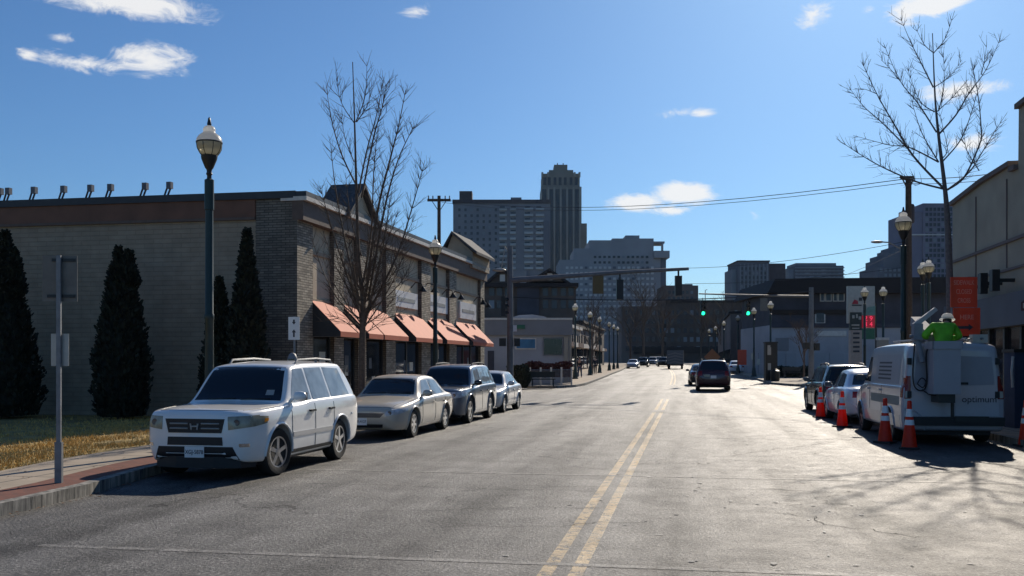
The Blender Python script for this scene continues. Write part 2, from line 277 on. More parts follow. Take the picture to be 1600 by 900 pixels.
# ---------------------------------------------------------------- mesh builder
class MB:
    def __init__(s): s.v = []; s.f = []; s.m = []; s.cur = 0
    def add(s, vs, fs):
        o = len(s.v); s.v += [Vector(v) for v in vs]; s.f += [tuple(i + o for i in f) for f in fs]; s.m += [s.cur] * len(fs); return s
    def box(s, x0, y0, z0, x1, y1, z1, mtx=None):
        vs = [Vector(p) for p in ((x0, y0, z0), (x1, y0, z0), (x1, y1, z0), (x0, y1, z0), (x0, y0, z1), (x1, y0, z1), (x1, y1, z1), (x0, y1, z1))]
        if mtx: vs = [mtx @ v for v in vs]
        return s.add(vs, [(0, 3, 2, 1), (4, 5, 6, 7), (0, 1, 5, 4), (1, 2, 6, 5), (2, 3, 7, 6), (3, 0, 4, 7)])
    def quad(s, *p): return s.add(p, [tuple(range(len(p)))])
    def prism(s, poly, axis, a, b, mtx=None):
        """poly of 2D points extruded along axis 'x','y' or 'z' from a to b"""
        def mk(p, t): return {'x': (t, p[0], p[1]), 'y': (p[0], t, p[1]), 'z': (p[0], p[1], t)}[axis]
        n = len(poly); vs = [Vector(mk(p, a)) for p in poly] + [Vector(mk(p, b)) for p in poly]
        if mtx: vs = [mtx @ v for v in vs]
        return s.add(vs, [tuple(range(n))[::-1], tuple(range(n, 2 * n))] + [(i, (i + 1) % n, n + (i + 1) % n, n + i) for i in range(n)])
    def tube(s, pts, r, n=8, cap=True):
        pts = [Vector(p) for p in pts]; k = len(pts)
        rs = r if isinstance(r, (list, tuple)) else [r] * k
        o = len(s.v); up = None
        for i, p in enumerate(pts):
            t = (pts[min(i + 1, k - 1)] - pts[max(i - 1, 0)])
            t = t.normalized() if t.length > 1e-9 else Vector((0, 0, 1))
            if up is None:
                up = t.cross(Vector((0, 0, 1)) if abs(t.z) < 0.9 else Vector((1, 0, 0))).normalized()
            else:
                up = (up - t * up.dot(t)); up = up.normalized() if up.length > 1e-6 else t.orthogonal().normalized()
            bi = t.cross(up)
            for j in range(n):
                a = 2 * math.pi * j / n; s.v.append(p + (up * math.cos(a) + bi * math.sin(a)) * rs[i])
        for i in range(k - 1):
            for j in range(n):
                s.f.append((o + i * n + j, o + i * n + (j + 1) % n, o + (i + 1) * n + (j + 1) % n, o + (i + 1) * n + j)); s.m.append(s.cur)
        if cap:
            s.f.append(tuple(o + j for j in range(n))[::-1]); s.f.append(tuple(o + (k - 1) * n + j for j in range(n))); s.m += [s.cur] * 2
        return s
    def lathe(s, prof, n=16, c=(0, 0, 0), axis='z'):
        o = len(s.v); c = Vector(c); k = len(prof)
        for r, h in prof:
            for j in range(n):
                a = 2 * math.pi * j / n; x, y = r * math.cos(a), r * math.sin(a)
                s.v.append(c + Vector({'z': (x, y, h), 'y': (x, h, y), 'x': (h, x, y)}[axis]))
        for i in range(k - 1):
            for j in range(n):
                q = (o + i * n + j, o + i * n + (j + 1) % n, o + (i + 1) * n + (j + 1) % n, o + (i + 1) * n + j)
                s.f.append(q); s.m.append(s.cur)
        s.f.append(tuple(o + j for j in range(n))); s.f.append(tuple(o + (k - 1) * n + j for j in range(n))); s.m += [s.cur] * 2
        return s
    def ball(s, c, rx, ry, rz, n=12, k=8):
        return s.lathe_scaled([(math.sin(math.pi * i / k), -math.cos(math.pi * i / k)) for i in range(1, k)], n, c, rx, ry, rz)
    def lathe_scaled(s, prof, n, c, rx, ry, rz):
        o = len(s.v); s.lathe(prof, n)
        for i in range(o, len(s.v)): s.v[i] = Vector((s.v[i].x * rx + c[0], s.v[i].y * ry + c[1], s.v[i].z * rz + c[2]))
        return s
    def build(s, name, mat, parent=None, smooth=None, fix=True):
        me = bpy.data.meshes.new(name); me.from_pydata([tuple(v) for v in s.v], [], s.f)
        for mm in (mat if isinstance(mat, (list, tuple)) else [mat]): me.materials.append(MAT[mm])
        if any(s.m): me.polygons.foreach_set('material_index', s.m)
        if fix:
            bm = bmesh.new(); bm.from_mesh(me); bmesh.ops.recalc_face_normals(bm, faces=bm.faces); bm.to_mesh(me); bm.free()
        me.update()
        if smooth:
            me.shade_smooth(); me.set_sharp_from_angle(angle=R(smooth))
        o = bpy.data.objects.new(name, me); COL.objects.link(o)
        if parent: o.parent = parent
        return o
def tag(o, label=None, cat=None, group=None, kind=None):
    for k, v in (('label', label), ('category', cat), ('group', group), ('kind', kind)):
        if v: o[k] = v
    return o
def thing(name, label, cat, loc=(0, 0, 0), rz=0.0, group=None, scale=1.0):
    o = bpy.data.objects.new(name, None); COL.objects.link(o); o.empty_display_size = 0.2
    o.location = loc; o.rotation_euler = (0, 0, rz); o.scale = (scale,) * 3
    return tag(o, label, cat, group)
def copy_tree(o, parent=None):
    c = o.copy(); COL.objects.link(c); c.parent = parent
    for ch in list(o.children): copy_tree(ch, c)
    return c
def struct(name, mb, mat, smooth=None): return tag(mb.build(name, mat, None, smooth), kind='structure')
def text(s, size, mat, parent, loc, rot, name='lettering', depth=0.003, align='CENTER', sx=1.0):
    cu = bpy.data.curves.new(name, 'FONT'); cu.body = s; cu.size = size; cu.align_x = align; cu.align_y = 'CENTER'; cu.extrude = depth
    t = bpy.data.objects.new(name, cu); COL.objects.link(t)
    dg = bpy.context.evaluated_depsgraph_get(); me = bpy.data.meshes.new_from_object(t.evaluated_get(dg))
    bpy.data.objects.remove(t); me.materials.clear(); me.materials.append(MAT[mat]); me.name = name
    o = bpy.data.objects.new(name, me); COL.objects.link(o); o.parent = parent; o.location = loc; o.rotation_euler = rot; o.scale = (sx, 1, 1)
    return o

# ================================================================ GROUND
def strip(xa, xb, ys, z, taper=True):
    """A sheet between two x functions following the street's climb and drift."""
    mb = MB(); vs = []; fs = []
    for y in ys:
        vs += [(xa(y), y, gz(y) + z), (xb(y), y, gz(y) + z)]
    for i in range(len(ys) - 1): fs.append((2 * i, 2 * i + 1, 2 * i + 3, 2 * i + 2))
    return mb.add(vs, fs)
def slab(xa, xb, ys, z0, z1):
    mb = MB(); vs = []; fs = []
    for y in ys:
        a, b = xa(y), xb(y); g = gz(y); vs += [(a, y, g + z0), (b, y, g + z0), (b, y, g + z1), (a, y, g + z1)]
    n = len(ys)
    for i in range(n - 1):
        for j in range(4): fs.append((4 * i + j, 4 * i + (j + 1) % 4, 4 * i + 4 + (j + 1) % 4, 4 * i + 4 + j))
    fs += [(0, 1, 2, 3), (4 * n - 4, 4 * n - 3, 4 * n - 2, 4 * n - 1)]
    return mb.add(vs, fs)
def yr(a, b, st): 
    n = max(1, round((b - a) / st)); return [a + (b - a) * i / n for i in range(n + 1)]
FARY = yr(-40, 35, 5) + yr(40, 260, 5)[0:] + [300, 400, 600, 900, 1600]
struct('ground', strip(lambda y: -1200, lambda y: 1200, FARY, -0.03), 'soil')
LK_PTS = [(-30, -7.8), (5, -7.74), (9.7, -7.66), (11, -7.68), (12.5, -7.95), (14.5, -8.25), (43, -8.3), (46, -8.6), (48.8, -9.6)]
def interp(pts, y):
    if y <= pts[0][0]: return pts[0][1]
    for (a, xa), (b, xb) in zip(pts, pts[1:]):
        if y <= b: return xa + (xb - xa) * (y - a) / (b - a)
    return pts[-1][1]
LK = lambda y: interp(LK_PTS, y)
RK = lambda y: interp([(-30, 6.95), (18, 6.85), (28, 6.6), (36, 6.35), (44, 6.4), (46.5, 7.2)], y)
LF = lambda y: interp([(58, -7.9), (60, -7.0), (64, -6.75), (100, -7.4), (300, -8.0)], y) + bend(y)
RF = lambda y: interp([(62, 8.0), (64, 6.6), (68, 5.6), (300, 4.6)], y) + bend(y)
ROADY = yr(-30, 60, 3) + yr(62, 300, 4)
struct('road', strip(lambda y: -14 if 44 < y < 62 else -9.8 + bend(y), lambda y: 14 if 44 < y < 66 else 8.2 + bend(y), ROADY, 0.0), 'asphalt')
struct('cross_street', MB().add([(-70, 48.9, gz(48.9) + .004), (-14.02, 48.9, gz(48.9) + .004), (-14.02, 58, gz(58) + .004), (-70, 58, gz(58) + .004),
                                 (14.02, 46.5, gz(46.5) + .004), (80, 46.5, gz(46.5) + .004), (80, 62, gz(62) + .004), (14.02, 62, gz(62) + .004)], [(0, 1, 2, 3), (4, 5, 6, 7)]), 'asphalt_cross')
# markings
def line(name, x0, x1, ys, mat, z=0.002): struct(name, strip(lambda y: x0 + bend(y), lambda y: x1 + bend(y), ys, z), mat)
line('yellow_line', -1.22, -1.10, yr(-2, 44.5, 1.5), 'yellow_paint'); line('yellow_line', -0.97, -0.85, yr(-2, 44.5, 1.5), 'yellow_paint')
line('yellow_line', -1.22, -1.10, yr(66, 230, 3), 'yellow_paint'); line('yellow_line', -0.97, -0.85, yr(66, 230, 3), 'yellow_paint')
for y0, wd in ((8.15, 0.11), (14.75, 0.13), (22.6, .12)):
    struct('old_crossing_line', MB().add([(-6.1 if y0 < 20 else -0.6, y0, .0035), (6.4, y0 + .1, .0035), (6.4, y0 + wd + .1, .0035), (-6.1 if y0 < 20 else -0.6, y0 + wd, .0035)], [(0, 1, 2, 3)]), 'worn_white_paint')
struct('crossing_line', MB().add([(-7.5, 60.2, gz(60) + .004), (6, 60.2, gz(60) + .004), (6, 60.5, gz(60.5) + .004), (-7.5, 60.5, gz(60.5) + .004)], [(0, 1, 2, 3)]), 'worn_white_paint')
struct('crossing_line', MB().add([(-7.5, 64.0, gz(64) + .004), (6, 64.0, gz(64) + .004), (6, 64.3, gz(64.3) + .004), (-7.5, 64.3, gz(64.3) + .004)], [(0, 1, 2, 3)]), 'worn_white_paint')
# manhole and tar seams
def patch_disc(x, y, r): return MB().add([(x + r * math.cos(a), y + r * math.sin(a), .004 + gz(y)) for a in [2 * math.pi * i / 24 for i in range(24)]], [tuple(range(24))])
tag(patch_disc(-3.2, 40.5, .42).build('manhole_cover', 'black_plastic'), 'dark round manhole cover in the left lane by the junction', 'manhole cover')
tag(patch_disc(3.2, 24, .08).build('valve_cover', 'galvanised'), 'tiny metal valve cover in the right lane', 'valve cover')
tar = MB()
def tar_path(pts, wd=.022):
    for (a, b) in zip(pts, pts[1:]):
        a = Vector((*a, .005)); b = Vector((*b, .005)); n = (b - a).cross(Vector((0, 0, 1))).normalized() * wd
        tar.quad(a - n, a + n, b + n, b - n)
def wander(x0, y0, x1, y1, k=26, amp=.16):
    pts = []; ox = oy = 0
    for i in range(k + 1):
        t = i / k; ox = ox * .8 + random.uniform(-amp, amp) * .5; oy = oy * .8 + random.uniform(-amp, amp) * .5
        pts.append((x0 + (x1 - x0) * t + ox, y0 + (y1 - y0) * t + oy))
    return pts
for a in ((-5.5, 13.2, -1.2, 13.0), (-2.4, 13.4, 2.2, 13.5), (1.0, 11.5, 2.4, 10.2), (3.9, 13.5, 4.5, 10.6), (4.5, 12.6, 6.3, 11.0), (-4.5, 10.4, -1.0, 11.6), (-5.6, 20.5, -1.5, 20.6), (.4, 18, 3.4, 22), (-6, 31, -1, 30.5), (-2.6, 9.9, -.4, 10.6)):
    tar_path(wander(*a), .0048)
struct('road_cracks', tar, 'tar')
for (x0, y0, x1, y1) in ((-4.6, 16.5, -3.3, 21.0), (2.6, 15.4, 4.1, 17.0), (-2.9, 28, -1.7, 36), (.6, 30, 1.5, 33.5), (-5.2, 9.0, -4.2, 11.4)):
    struct('road_patch', MB().add([(x0, y0, .001), (x1, y0 + .05, .001), (x1 - .03, y1, .001), (x0 + .04, y1 - .04, .001)], [(0, 1, 2, 3)]), 'asphalt_patch')
sp = MB()
for i in range(90):                     # specks and smears of old paint and gum
    x = random.gauss(.7, 1.1); y = random.uniform(8, 24); a = random.uniform(.01, .04); b = random.uniform(.008, .03); n = 7
    sp.add([(x + a * math.cos(2 * math.pi * k / n) * random.uniform(.6, 1.3), y + b * 2 * math.sin(2 * math.pi * k / n) * random.uniform(.6, 1.3), .009) for k in range(n)], [tuple(range(n))])
struct('paint_specks', sp, 'white_paint')
# left pavement: kerb, brick strip, concrete, lawn
NEARL = yr(-30, 8, 3) + yr(9, 48.8, 1.2)
KW = 0.16
struct('kerb', slab(lambda y: LK(y) - KW, LK, NEARL, -0.03, 0.15), 'kerb_stone')
struct('brick_paving', slab(lambda y: LK(y) - KW - .62, lambda y: LK(y) - KW, NEARL, -.02, .148), 'brick_paver')
struct('pavement', slab(lambda y: LK(y) - KW - 1.85 if y < 24.5 else -14, lambda y: LK(y) - KW - .62, NEARL, -.02, .15), 'concrete_slab')
struct('lawn', slab(lambda y: -60, lambda y: LK(y) - KW - 1.85, yr(-30, 26.4, 2), -.02, .14), 'turf')
# far left pavement
FARL = yr(58, 68, 1.2) + yr(72, 300, 6)
struct('kerb', slab(lambda y: LF(y) - KW, LF, FARL, -.03, .15), 'kerb_stone')
struct('pavement', slab(lambda y: -13.5 + bend(y), lambda y: LF(y) - KW, FARL, -.02, .148), 'concrete_slab')
struct('kerb', MB().box(-70, 57.84, .1, -13.5, 58, gz(58) + .15), 'kerb_stone')
struct('plaza', slab(lambda y: -70, lambda y: -13.5 + bend(y), yr(58, 120, 6), -.02, .14), 'concrete_slab')
# right pavement
NEARR = yr(-30, 46.5, 1.5)
struct('kerb', slab(RK, lambda y: RK(y) + KW, NEARR, -.03, .15), 'kerb_stone')
struct('pavement', slab(lambda y: RK(y) + KW, lambda y: 30, NEARR, -.02, .148), 'concrete_slab')
FARR = yr(62, 70, 1.2) + yr(74, 300, 6)
struct('kerb', slab(RF, lambda y: RF(y) + KW, FARR, -.03, .15), 'kerb_stone')
struct('pavement', slab(lambda y: RF(y) + KW, lambda y: 60, FARR, -.02, .148), 'concrete_slab')
# lawn grass
gr = MB(); rnd = random.Random(3)
for i in range(42000):
    y = rnd.uniform(7, 26.2); x = LK(y) - KW - 1.87 - abs(rnd.gauss(0, 1)) * 3.2
    if math.sin(x * 2.3 + y) + math.sin(y * 3.1 - x * 1.7) + math.sin(x * 5.1) < rnd.uniform(-2.2, .6): continue
    h = rnd.uniform(.025, .085); a = rnd.uniform(0, 6.28); wd = rnd.uniform(.006, .016); lx, ly = rnd.uniform(-.05, .05), rnd.uniform(-.05, .05)
    c, s_ = math.cos(a) * wd, math.sin(a) * wd
    gr.v += [Vector((x - c, y - s_, .135)), Vector((x + c, y + s_, .135)), Vector((x + lx, y + ly, .14 + h))]; k = len(gr.v); gr.f.append((k - 3, k - 2, k - 1)); gr.m.append(0)
tag(gr.build('grass', 'dry_grass', fix=False), 'dry winter grass between the pavement and the brick wall', 'grass', kind='stuff')

pm('leaf_brown', (.20, .10, .045), .9, var=.4, scale=30)
lf = MB(); rnd = random.Random(9)
for i in range(900):
    y = rnd.uniform(6, 30); k = rnd.random()
    x, z = (LK(y) + abs(rnd.gauss(0, .12)) + .02, .012) if k < .3 else ((LK(y) - KW - rnd.uniform(0, 2), .16) if k < .45 else (LK(y) - 2.2 - abs(rnd.gauss(0, 3)), .19))
    a = rnd.uniform(0, 6.28); s_ = rnd.uniform(.012, .04); c, d = math.cos(a) * s_, math.sin(a) * s_
    lf.quad((x - c, y - d, z), (x + d * .6, y - c * .6, z + .01), (x + c, y + d, z + .004), (x - d * .6, y + c * .6, z + .008))
tag(lf.build('leaf_litter', 'leaf_brown', fix=False), 'dry brown leaves scattered over the verge and along the left gutter', 'leaves', kind='stuff')

# ================================================================ CAR BUILDER
def pchip(xs, ys, q):
    n = len(xs); h = [xs[i + 1] - xs[i] for i in range(n - 1)]; d = [(ys[i + 1] - ys[i]) / h[i] for i in range(n - 1)]
    m = [0.0] * n; m[0] = d[0]; m[-1] = d[-1]
    for i in range(1, n - 1):
        if d[i - 1] * d[i] > 0:
            w1, w2 = 2 * h[i] + h[i - 1], h[i] + 2 * h[i - 1]; m[i] = (w1 + w2) / (w1 / d[i - 1] + w2 / d[i])
    out = []
    i = 0
    for x in q:
        while i < n - 2 and x > xs[i + 1]: i += 1
        t = (x - xs[i]) / h[i]; t2, t3 = t * t, t * t * t
        out.append((2 * t3 - 3 * t2 + 1) * ys[i] + (t3 - 2 * t2 + t) * h[i] * m[i] + (-2 * t3 + 3 * t2) * ys[i + 1] + (t3 - t2) * h[i] * m[i + 1])
    return out
SUV = dict(L=4.78, W=1.92, H=1.76, rows=[
    (0.00, .40, .50, .62, .89, .56, 0, .93, .48, .945), (.04, .34, .66, .745, .955, .69, 0, .98, .60, .995), (.14, .28, .77, .83, .99, .775, 0, 1.015, .68, 1.045), (.30, .26, .845, .885, 1.005, .83, 0, 1.025, .71, 1.055),
    (.55, .25, .905, .94, 1.02, .885, 0, 1.04, .73, 1.07), (.95, .25, .93, .958, 1.035, .915, 0, 1.055, .76, 1.085), (1.28, .25, .935, .958, 1.045, .92, 0, 1.07, .79, 1.105),
    (1.98, .25, .935, .958, 1.07, .92, 0, 1.655, .665, 1.70), (2.25, .25, .935, .958, 1.10, .92, 0, 1.685, .66, 1.73), (2.7, .25, .935, .958, 1.11, .92, 0, 1.705, .665, 1.755),
    (3.6, .25, .935, .958, 1.12, .92, 0, 1.71, .66, 1.76), (4.25, .27, .925, .95, 1.13, .905, 0, 1.69, .645, 1.735), (4.38, .28, .915, .945, 1.13, .90, 0, 1.65, .63, 1.70),
    (4.64, .32, .88, .915, 1.12, .87, 0, 1.17, .80, 1.19), (4.73, .36, .83, .88, .98, .83, 0, 1.04, .76, 1.06), (4.78, .42, .72, .78, .84, .74, 0, .90, .68, .92)],
    R=.392, axles=(.95, 3.65), wind=[(-.755, 1.125), (.755, 1.125), (.625, 1.645), (-.625, 1.645)], rear=[(-.70, 1.19), (.70, 1.19), (.56, 1.62), (-.56, 1.62)],
    sides=[[(1.58, 1.10), (2.37, 1.11), (2.37, 1.63), (1.98, 1.62)], [(2.45, 1.11), (3.25, 1.13), (3.19, 1.645), (2.45, 1.635)], [(3.34, 1.13), (4.30, 1.15), (4.08, 1.62), (3.28, 1.645)]],
    doors=[(1.42, 2.41), (2.41, 3.30)], mirror=(1.60, 1.14), rails=True,
    grille=[(-.43, .70), (.43, .70), (.48, .905), (-.48, .905)], head=[(.54, .745), (.86, .79), (.875, .955), (.53, .94)], hside=[(.20, .79), (.50, .83), (.56, .93), (.20, .95)], low=[(-.72, .24), (.72, .24), (.60, .50), (-.60, .50)], intake=[(-.45, .52), (.45, .52), (.44, .64), (-.44, .64)],
    plate=(.42, -0.0), tail=[(.60, .86), (.84, .86), (.80, 1.12), (.62, 1.12)], rplate=.80)
SEDAN = dict(L=4.85, W=1.81, H=1.45, rows=[
    (0.00, .40, .44, .50, .60, .45, 0, .63, .40, .64), (.06, .28, .58, .64, .65, .60, 0, .69, .50, .705), (.2, .21, .69, .75, .70, .70, 0, .75, .58, .78), (.45, .20, .78, .835, .755, .785, 0, .80, .64, .84), (.7, .20, .83, .88, .79, .83, 0, .83, .67, .87),
    (.95, .20, .85, .90, .82, .855, 0, .855, .69, .895), (1.40, .20, .855, .905, .865, .865, 0, .89, .71, .945), (2.18, .20, .855, .905, .895, .865, 0, 1.345, .585, 1.385), (2.45, .20, .855, .905, .905, .865, 0, 1.38, .585, 1.43),
    (2.8, .20, .855, .905, .915, .86, 0, 1.39, .585, 1.445), (3.35, .20, .855, .905, .925, .855, 0, 1.365, .575, 1.415), (3.6, .21, .85, .90, .93, .85, 0, 1.31, .575, 1.355), (4.25, .22, .82, .88, .93, .82, 0, .965, .69, 1.0),
    (4.62, .26, .76, .82, .905, .76, 0, .94, .64, .965), (4.79, .30, .68, .74, .85, .68, 0, .88, .58, .90), (4.85, .38, .56, .62, .74, .58, 0, .78, .50, .80)],
    R=.325, axles=(.95, 3.67), wind=[(-.66, .975), (.66, .975), (.545, 1.335), (-.545, 1.335)], rear=[(-.62, 1.02), (.62, 1.02), (.50, 1.29), (-.50, 1.29)],
    sides=[[(1.78, .925), (2.62, .945), (2.62, 1.32), (2.20, 1.30)], [(2.70, .945), (3.72, .965), (3.38, 1.29), (2.70, 1.325)]],
    doors=[(1.55, 2.66), (2.66, 3.62)], mirror=(1.80, .95), rails=False,
    grille=[(-.36, .50), (.36, .50), (.46, .60), (-.46, .60)], head=[(.46, .52), (.74, .58), (.76, .68), (.50, .645)], hside=[(.10, .56), (.52, .64), (.55, .70), (.10, .69)], low=[(-.40, .27), (.40, .27), (.42, .35), (-.42, .35)], intake=None,
    plate=(.41, -.10), tail=[(.46, .70), (.74, .70), (.72, .86), (.50, .86)], rplate=.66)
VAN = dict(L=5.55, W=2.05, H=2.22, rows=[
    (0.00, .42, .74, .82, .80, .74, 0, .86, .60, .88), (.1, .32, .90, .95, .96, .88, 0, 1.02, .75, 1.05), (.6, .28, .98, 1.01, 1.10, .96, 0, 1.16, .85, 1.20), (.95, .28, 1.0, 1.02, 1.17, .985, 0, 1.22, .88, 1.27),
    (1.72, .28, 1.0, 1.02, 1.22, 1.005, 0, 1.98, .86, 2.06), (2.1, .28, 1.0, 1.02, 1.24, 1.01, 0, 2.09, .87, 2.18), (3.5, .28, 1.0, 1.02, 1.24, 1.01, 0, 2.12, .87, 2.21), (5.1, .28, 1.0, 1.02, 1.24, 1.01, 0, 2.11, .87, 2.20), (5.42, .30, 1.0, 1.02, 1.24, 1.0, 0, 2.08, .85, 2.17),
    (5.52, .34, .985, 1.0, 1.22, .975, 0, 2.02, .81, 2.10), (5.55, .40, .95, .97, 1.20, .94, 0, 1.93, .77, 2.0)],
    R=.345, axles=(.98, 4.35), wind=[(-.80, 1.30), (.80, 1.30), (.74, 2.0), (-.74, 2.0)], rear=None,
    sides=[[(1.30, 1.28), (2.05, 1.28), (2.05, 1.88), (1.74, 1.88)]],
    doors=[(1.10, 2.15), (2.15, 3.45)], mirror=(1.42, 1.32), rails=False, grille=[(-.5, .65), (.5, .65), (.5, .95), (-.5, .95)], head=[(.55, .78), (.88, .82), (.88, 1.0), (.6, 1.0)], hside=None, low=[(-.8, .36), (.8, .36), (.8, .55), (-.8, .55)], intake=None,
    plate=(.5, 0), tail=None, rplate=.72)

def smooth_path2(p, n=6):
    return [(p[i][0] + (p[i + 1][0] - p[i][0]) * k / n, p[i][1] + (p[i + 1][1] - p[i][1]) * k / n) for i in range(len(p) - 1) for k in range(n)] + [p[-1]]
def car(name, label, spec, x, y, rz, body_paint, dims=None, group=None, glass='car_glass', side_glass='car_glass', rim='alloy', plate=None, steer=0, quality=1.0, grille_mat='black_plastic', extra=None, lower=None, headmat='headlamp_glass', cat='car', z=None):
    L0, W0, H0 = spec['L'], spec['W'], spec['H']
    L1, W1, H1 = dims or (L0, W0, H0); ax, ay, az = L1 / L0, W1 / W0, H1 / H0
    root = thing(name, label, cat, (x, y, gz(y) if z is None else z), rz, group)
    X = lambda s: (L0 / 2 - s) * ax
    rows = spec['rows']; keys = []
    for (s, zb, wl, wm, zB, wB, dx, zr, wr, zc) in rows:
        keys.append([(0, zb), (wl * .92, zb), (wl, zb + .06), (wm, zb + .42 * (zB - zb)), (wm * .997, zb + .78 * (zB - zb)), (wB, zB - .014), (wB - .028, zB + .006), ((wB - .028 + wr) / 2 + .012, (zB + zr) / 2), (wr, zr), (wr * .62, zr + .72 * (zc - zr)), (0, zc)])
    ss = [r[0] for r in rows]; step = .06 / quality
    q = []
    for a, b in zip(ss, ss[1:]):
        n = max(2, round((b - a) / step)); q += [a + (b - a) * i / n for i in range(n)]
    q.append(ss[-1])
    up = 4 if quality >= 1 else 2
    nk = len(keys[0]); fine = []
    cols = [[pchip(ss, [k[j][c] for k in keys], q) for c in (0, 1)] for j in range(nk)]
    jq = [i / up for i in range((nk - 1) * up + 1)]
    for i in range(len(q)):
        yy = pchip(list(range(nk)), [cols[j][0][i] for j in range(nk)], jq); zz = pchip(list(range(nk)), [cols[j][1][i] for j in range(nk)], jq)
        fine.append(list(zip(yy, zz)))
    mb = MB(); m = len(jq); ring = 2 * m - 2
    for i, s in enumerate(q):
        for k in range(ring):
            yy, zz = fine[i][k] if k < m else fine[i][ring - k]
            mb.v.append(Vector((X(s), (yy if k < m else -yy) * ay, zz * az)))
    for i in range(len(q) - 1):
        for k in range(ring): mb.f.append((i * ring + k, i * ring + (k + 1) % ring, (i + 1) * ring + (k + 1) % ring, (i + 1) * ring + k)); mb.m.append(0)
    # nose and tail caps as shrinking rings so they can be seen as rounded
    mb.f.append(tuple(range(ring))); mb.f.append(tuple((len(q) - 1) * ring + k for k in range(ring))); mb.m += [0, 0]
    bvh = BVHTree.FromPolygons(mb.v, mb.f)
    body = mb.build('body', body_paint, root, 38)
    Rw = spec['R'] * (L1 / L0 if dims else 1)
    # wheel arches
    cut = MB()
    for s in spec['axles']:
        for sd_ in (-1, 1):
            yo = W1 / 2 * 1.1
            cut.lathe([(Rw * 1.19, sd_ * (W1 / 2 - .32)), (Rw * 1.19, sd_ * yo)], 28, (X(s), 0, Rw * 1.02), 'y')
    co = cut.build('arch_cutter', 'black_plastic')
    n0 = len(body.data.polygons); bo = body.modifiers.new('b', 'BOOLEAN'); bo.object = co; bo.operation = 'DIFFERENCE'
    co.parent = root; bpy.context.view_layer.update()
    for solver in ('EXACT', 'FAST'):
        bo.solver = solver; bpy.context.view_layer.update(); dg = bpy.context.evaluated_depsgraph_get(); me = bpy.data.meshes.new_from_object(body.evaluated_get(dg))
        if len(me.polygons) != n0: break
    body.modifiers.clear(); body.data = me; me.name = 'body'
    if len(me.materials) > 1:
        while len(me.materials) > 1: me.materials.pop()
    bpy.data.objects.remove(co)
    me.shade_smooth(); me.set_sharp_from_angle(angle=R(38))
    def hit(axis, a, b):
        if axis == 't': o, d = Vector((X(a), b * ay, 4)), Vector((0, 0, -1))
        elif axis == 'f': o, d = Vector((L1, a * ay, b * az)), Vector((-1, 0, 0))
        elif axis == 'r': o, d = Vector((-L1, a * ay, b * az)), Vector((1, 0, 0))
        elif axis == 'l': o, d = Vector((X(a), 3, b * az)), Vector((0, -1, 0))
        else: o, d = Vector((X(a), -3, b * az)), Vector((0, 1, 0))
        h = bvh.ray_cast(o, d); return (h[0], -d) if h[0] is not None else (None, -d)
    def patch(pname, mat, axis, quad, off=.006, n=10, mm=6, parent=root, crown=0):
        pts = []; (a, b, c, d) = [Vector((*p, 0)) for p in quad]
        for j in range(mm + 1):
            for i in range(n + 1):
                u, v = i / n, j / mm; p = (a * (1 - u) + b * u) * (1 - v) + (d * (1 - u) + c * u) * v
                if crown: p.y += crown * (1 - (2 * u - 1) ** 2)
                h, dr = hit(axis, p.x, p.y); pts.append((h, dr))
        good = [h for h, _ in pts if h is not None]
        if not good: return None
        vs = [(h if h is not None else good[0]) + dr * off for h, dr in pts]; w_ = n + 1
        fs = [(j * w_ + i, j * w_ + i + 1, (j + 1) * w_ + i + 1, (j + 1) * w_ + i) for j in range(mm) for i in range(n)]
        border = [i for i in range(w_)] + [j * w_ + n for j in range(1, mm + 1)] + [mm * w_ + i for i in range(n - 1, -1, -1)] + [j * w_ for j in range(mm - 1, 0, -1)]
        k0 = len(vs); vs += [vs[i] - pts[i][1] * (off + .012) for i in border]; nb = len(border)
        fs += [(border[i], border[(i + 1) % nb], k0 + (i + 1) % nb, k0 + i) for i in range(nb)]
        return MB().add(vs, fs).build(pname, mat, parent, 50)
    root['_'] = 0; del root['_']
    patch('windscreen', glass, 'f', spec['wind'], .005, 16, 8, crown=.015)
    if spec['rear']: patch('rear_window', glass, 'r', spec['rear'], .005, 12, 6)
    for sd_ in 'lr':
        for qd in spec['sides']: patch('side_window', side_glass, sd_, qd, .004, 10, 6)
    if spec['grille']: patch('grille', grille_mat, 'f', spec['grille'], .010, 12, 4)
    if spec['low']: patch('bumper_insert', lower or 'black_plastic', 'f', spec['low'], .008, 12, 4)
    if spec['intake']: patch('intake', 'black_plastic', 'f', spec['intake'], .008, 10, 3)
    for sg in (1, -1):
        qd = [(p[0] * sg, p[1]) for p in spec['head']]; patch('headlight', headmat, 'f', qd, .008, 10, 6)
        if spec['hside']: patch('corner_lamp', headmat, 'l' if sg > 0 else 'r', spec['hside'], .007, 8, 4)
        if spec['tail']: patch('tail_light', 'tail_red', 'r', [(p[0] * sg, p[1]) for p in spec['tail']], .008, 6, 6)
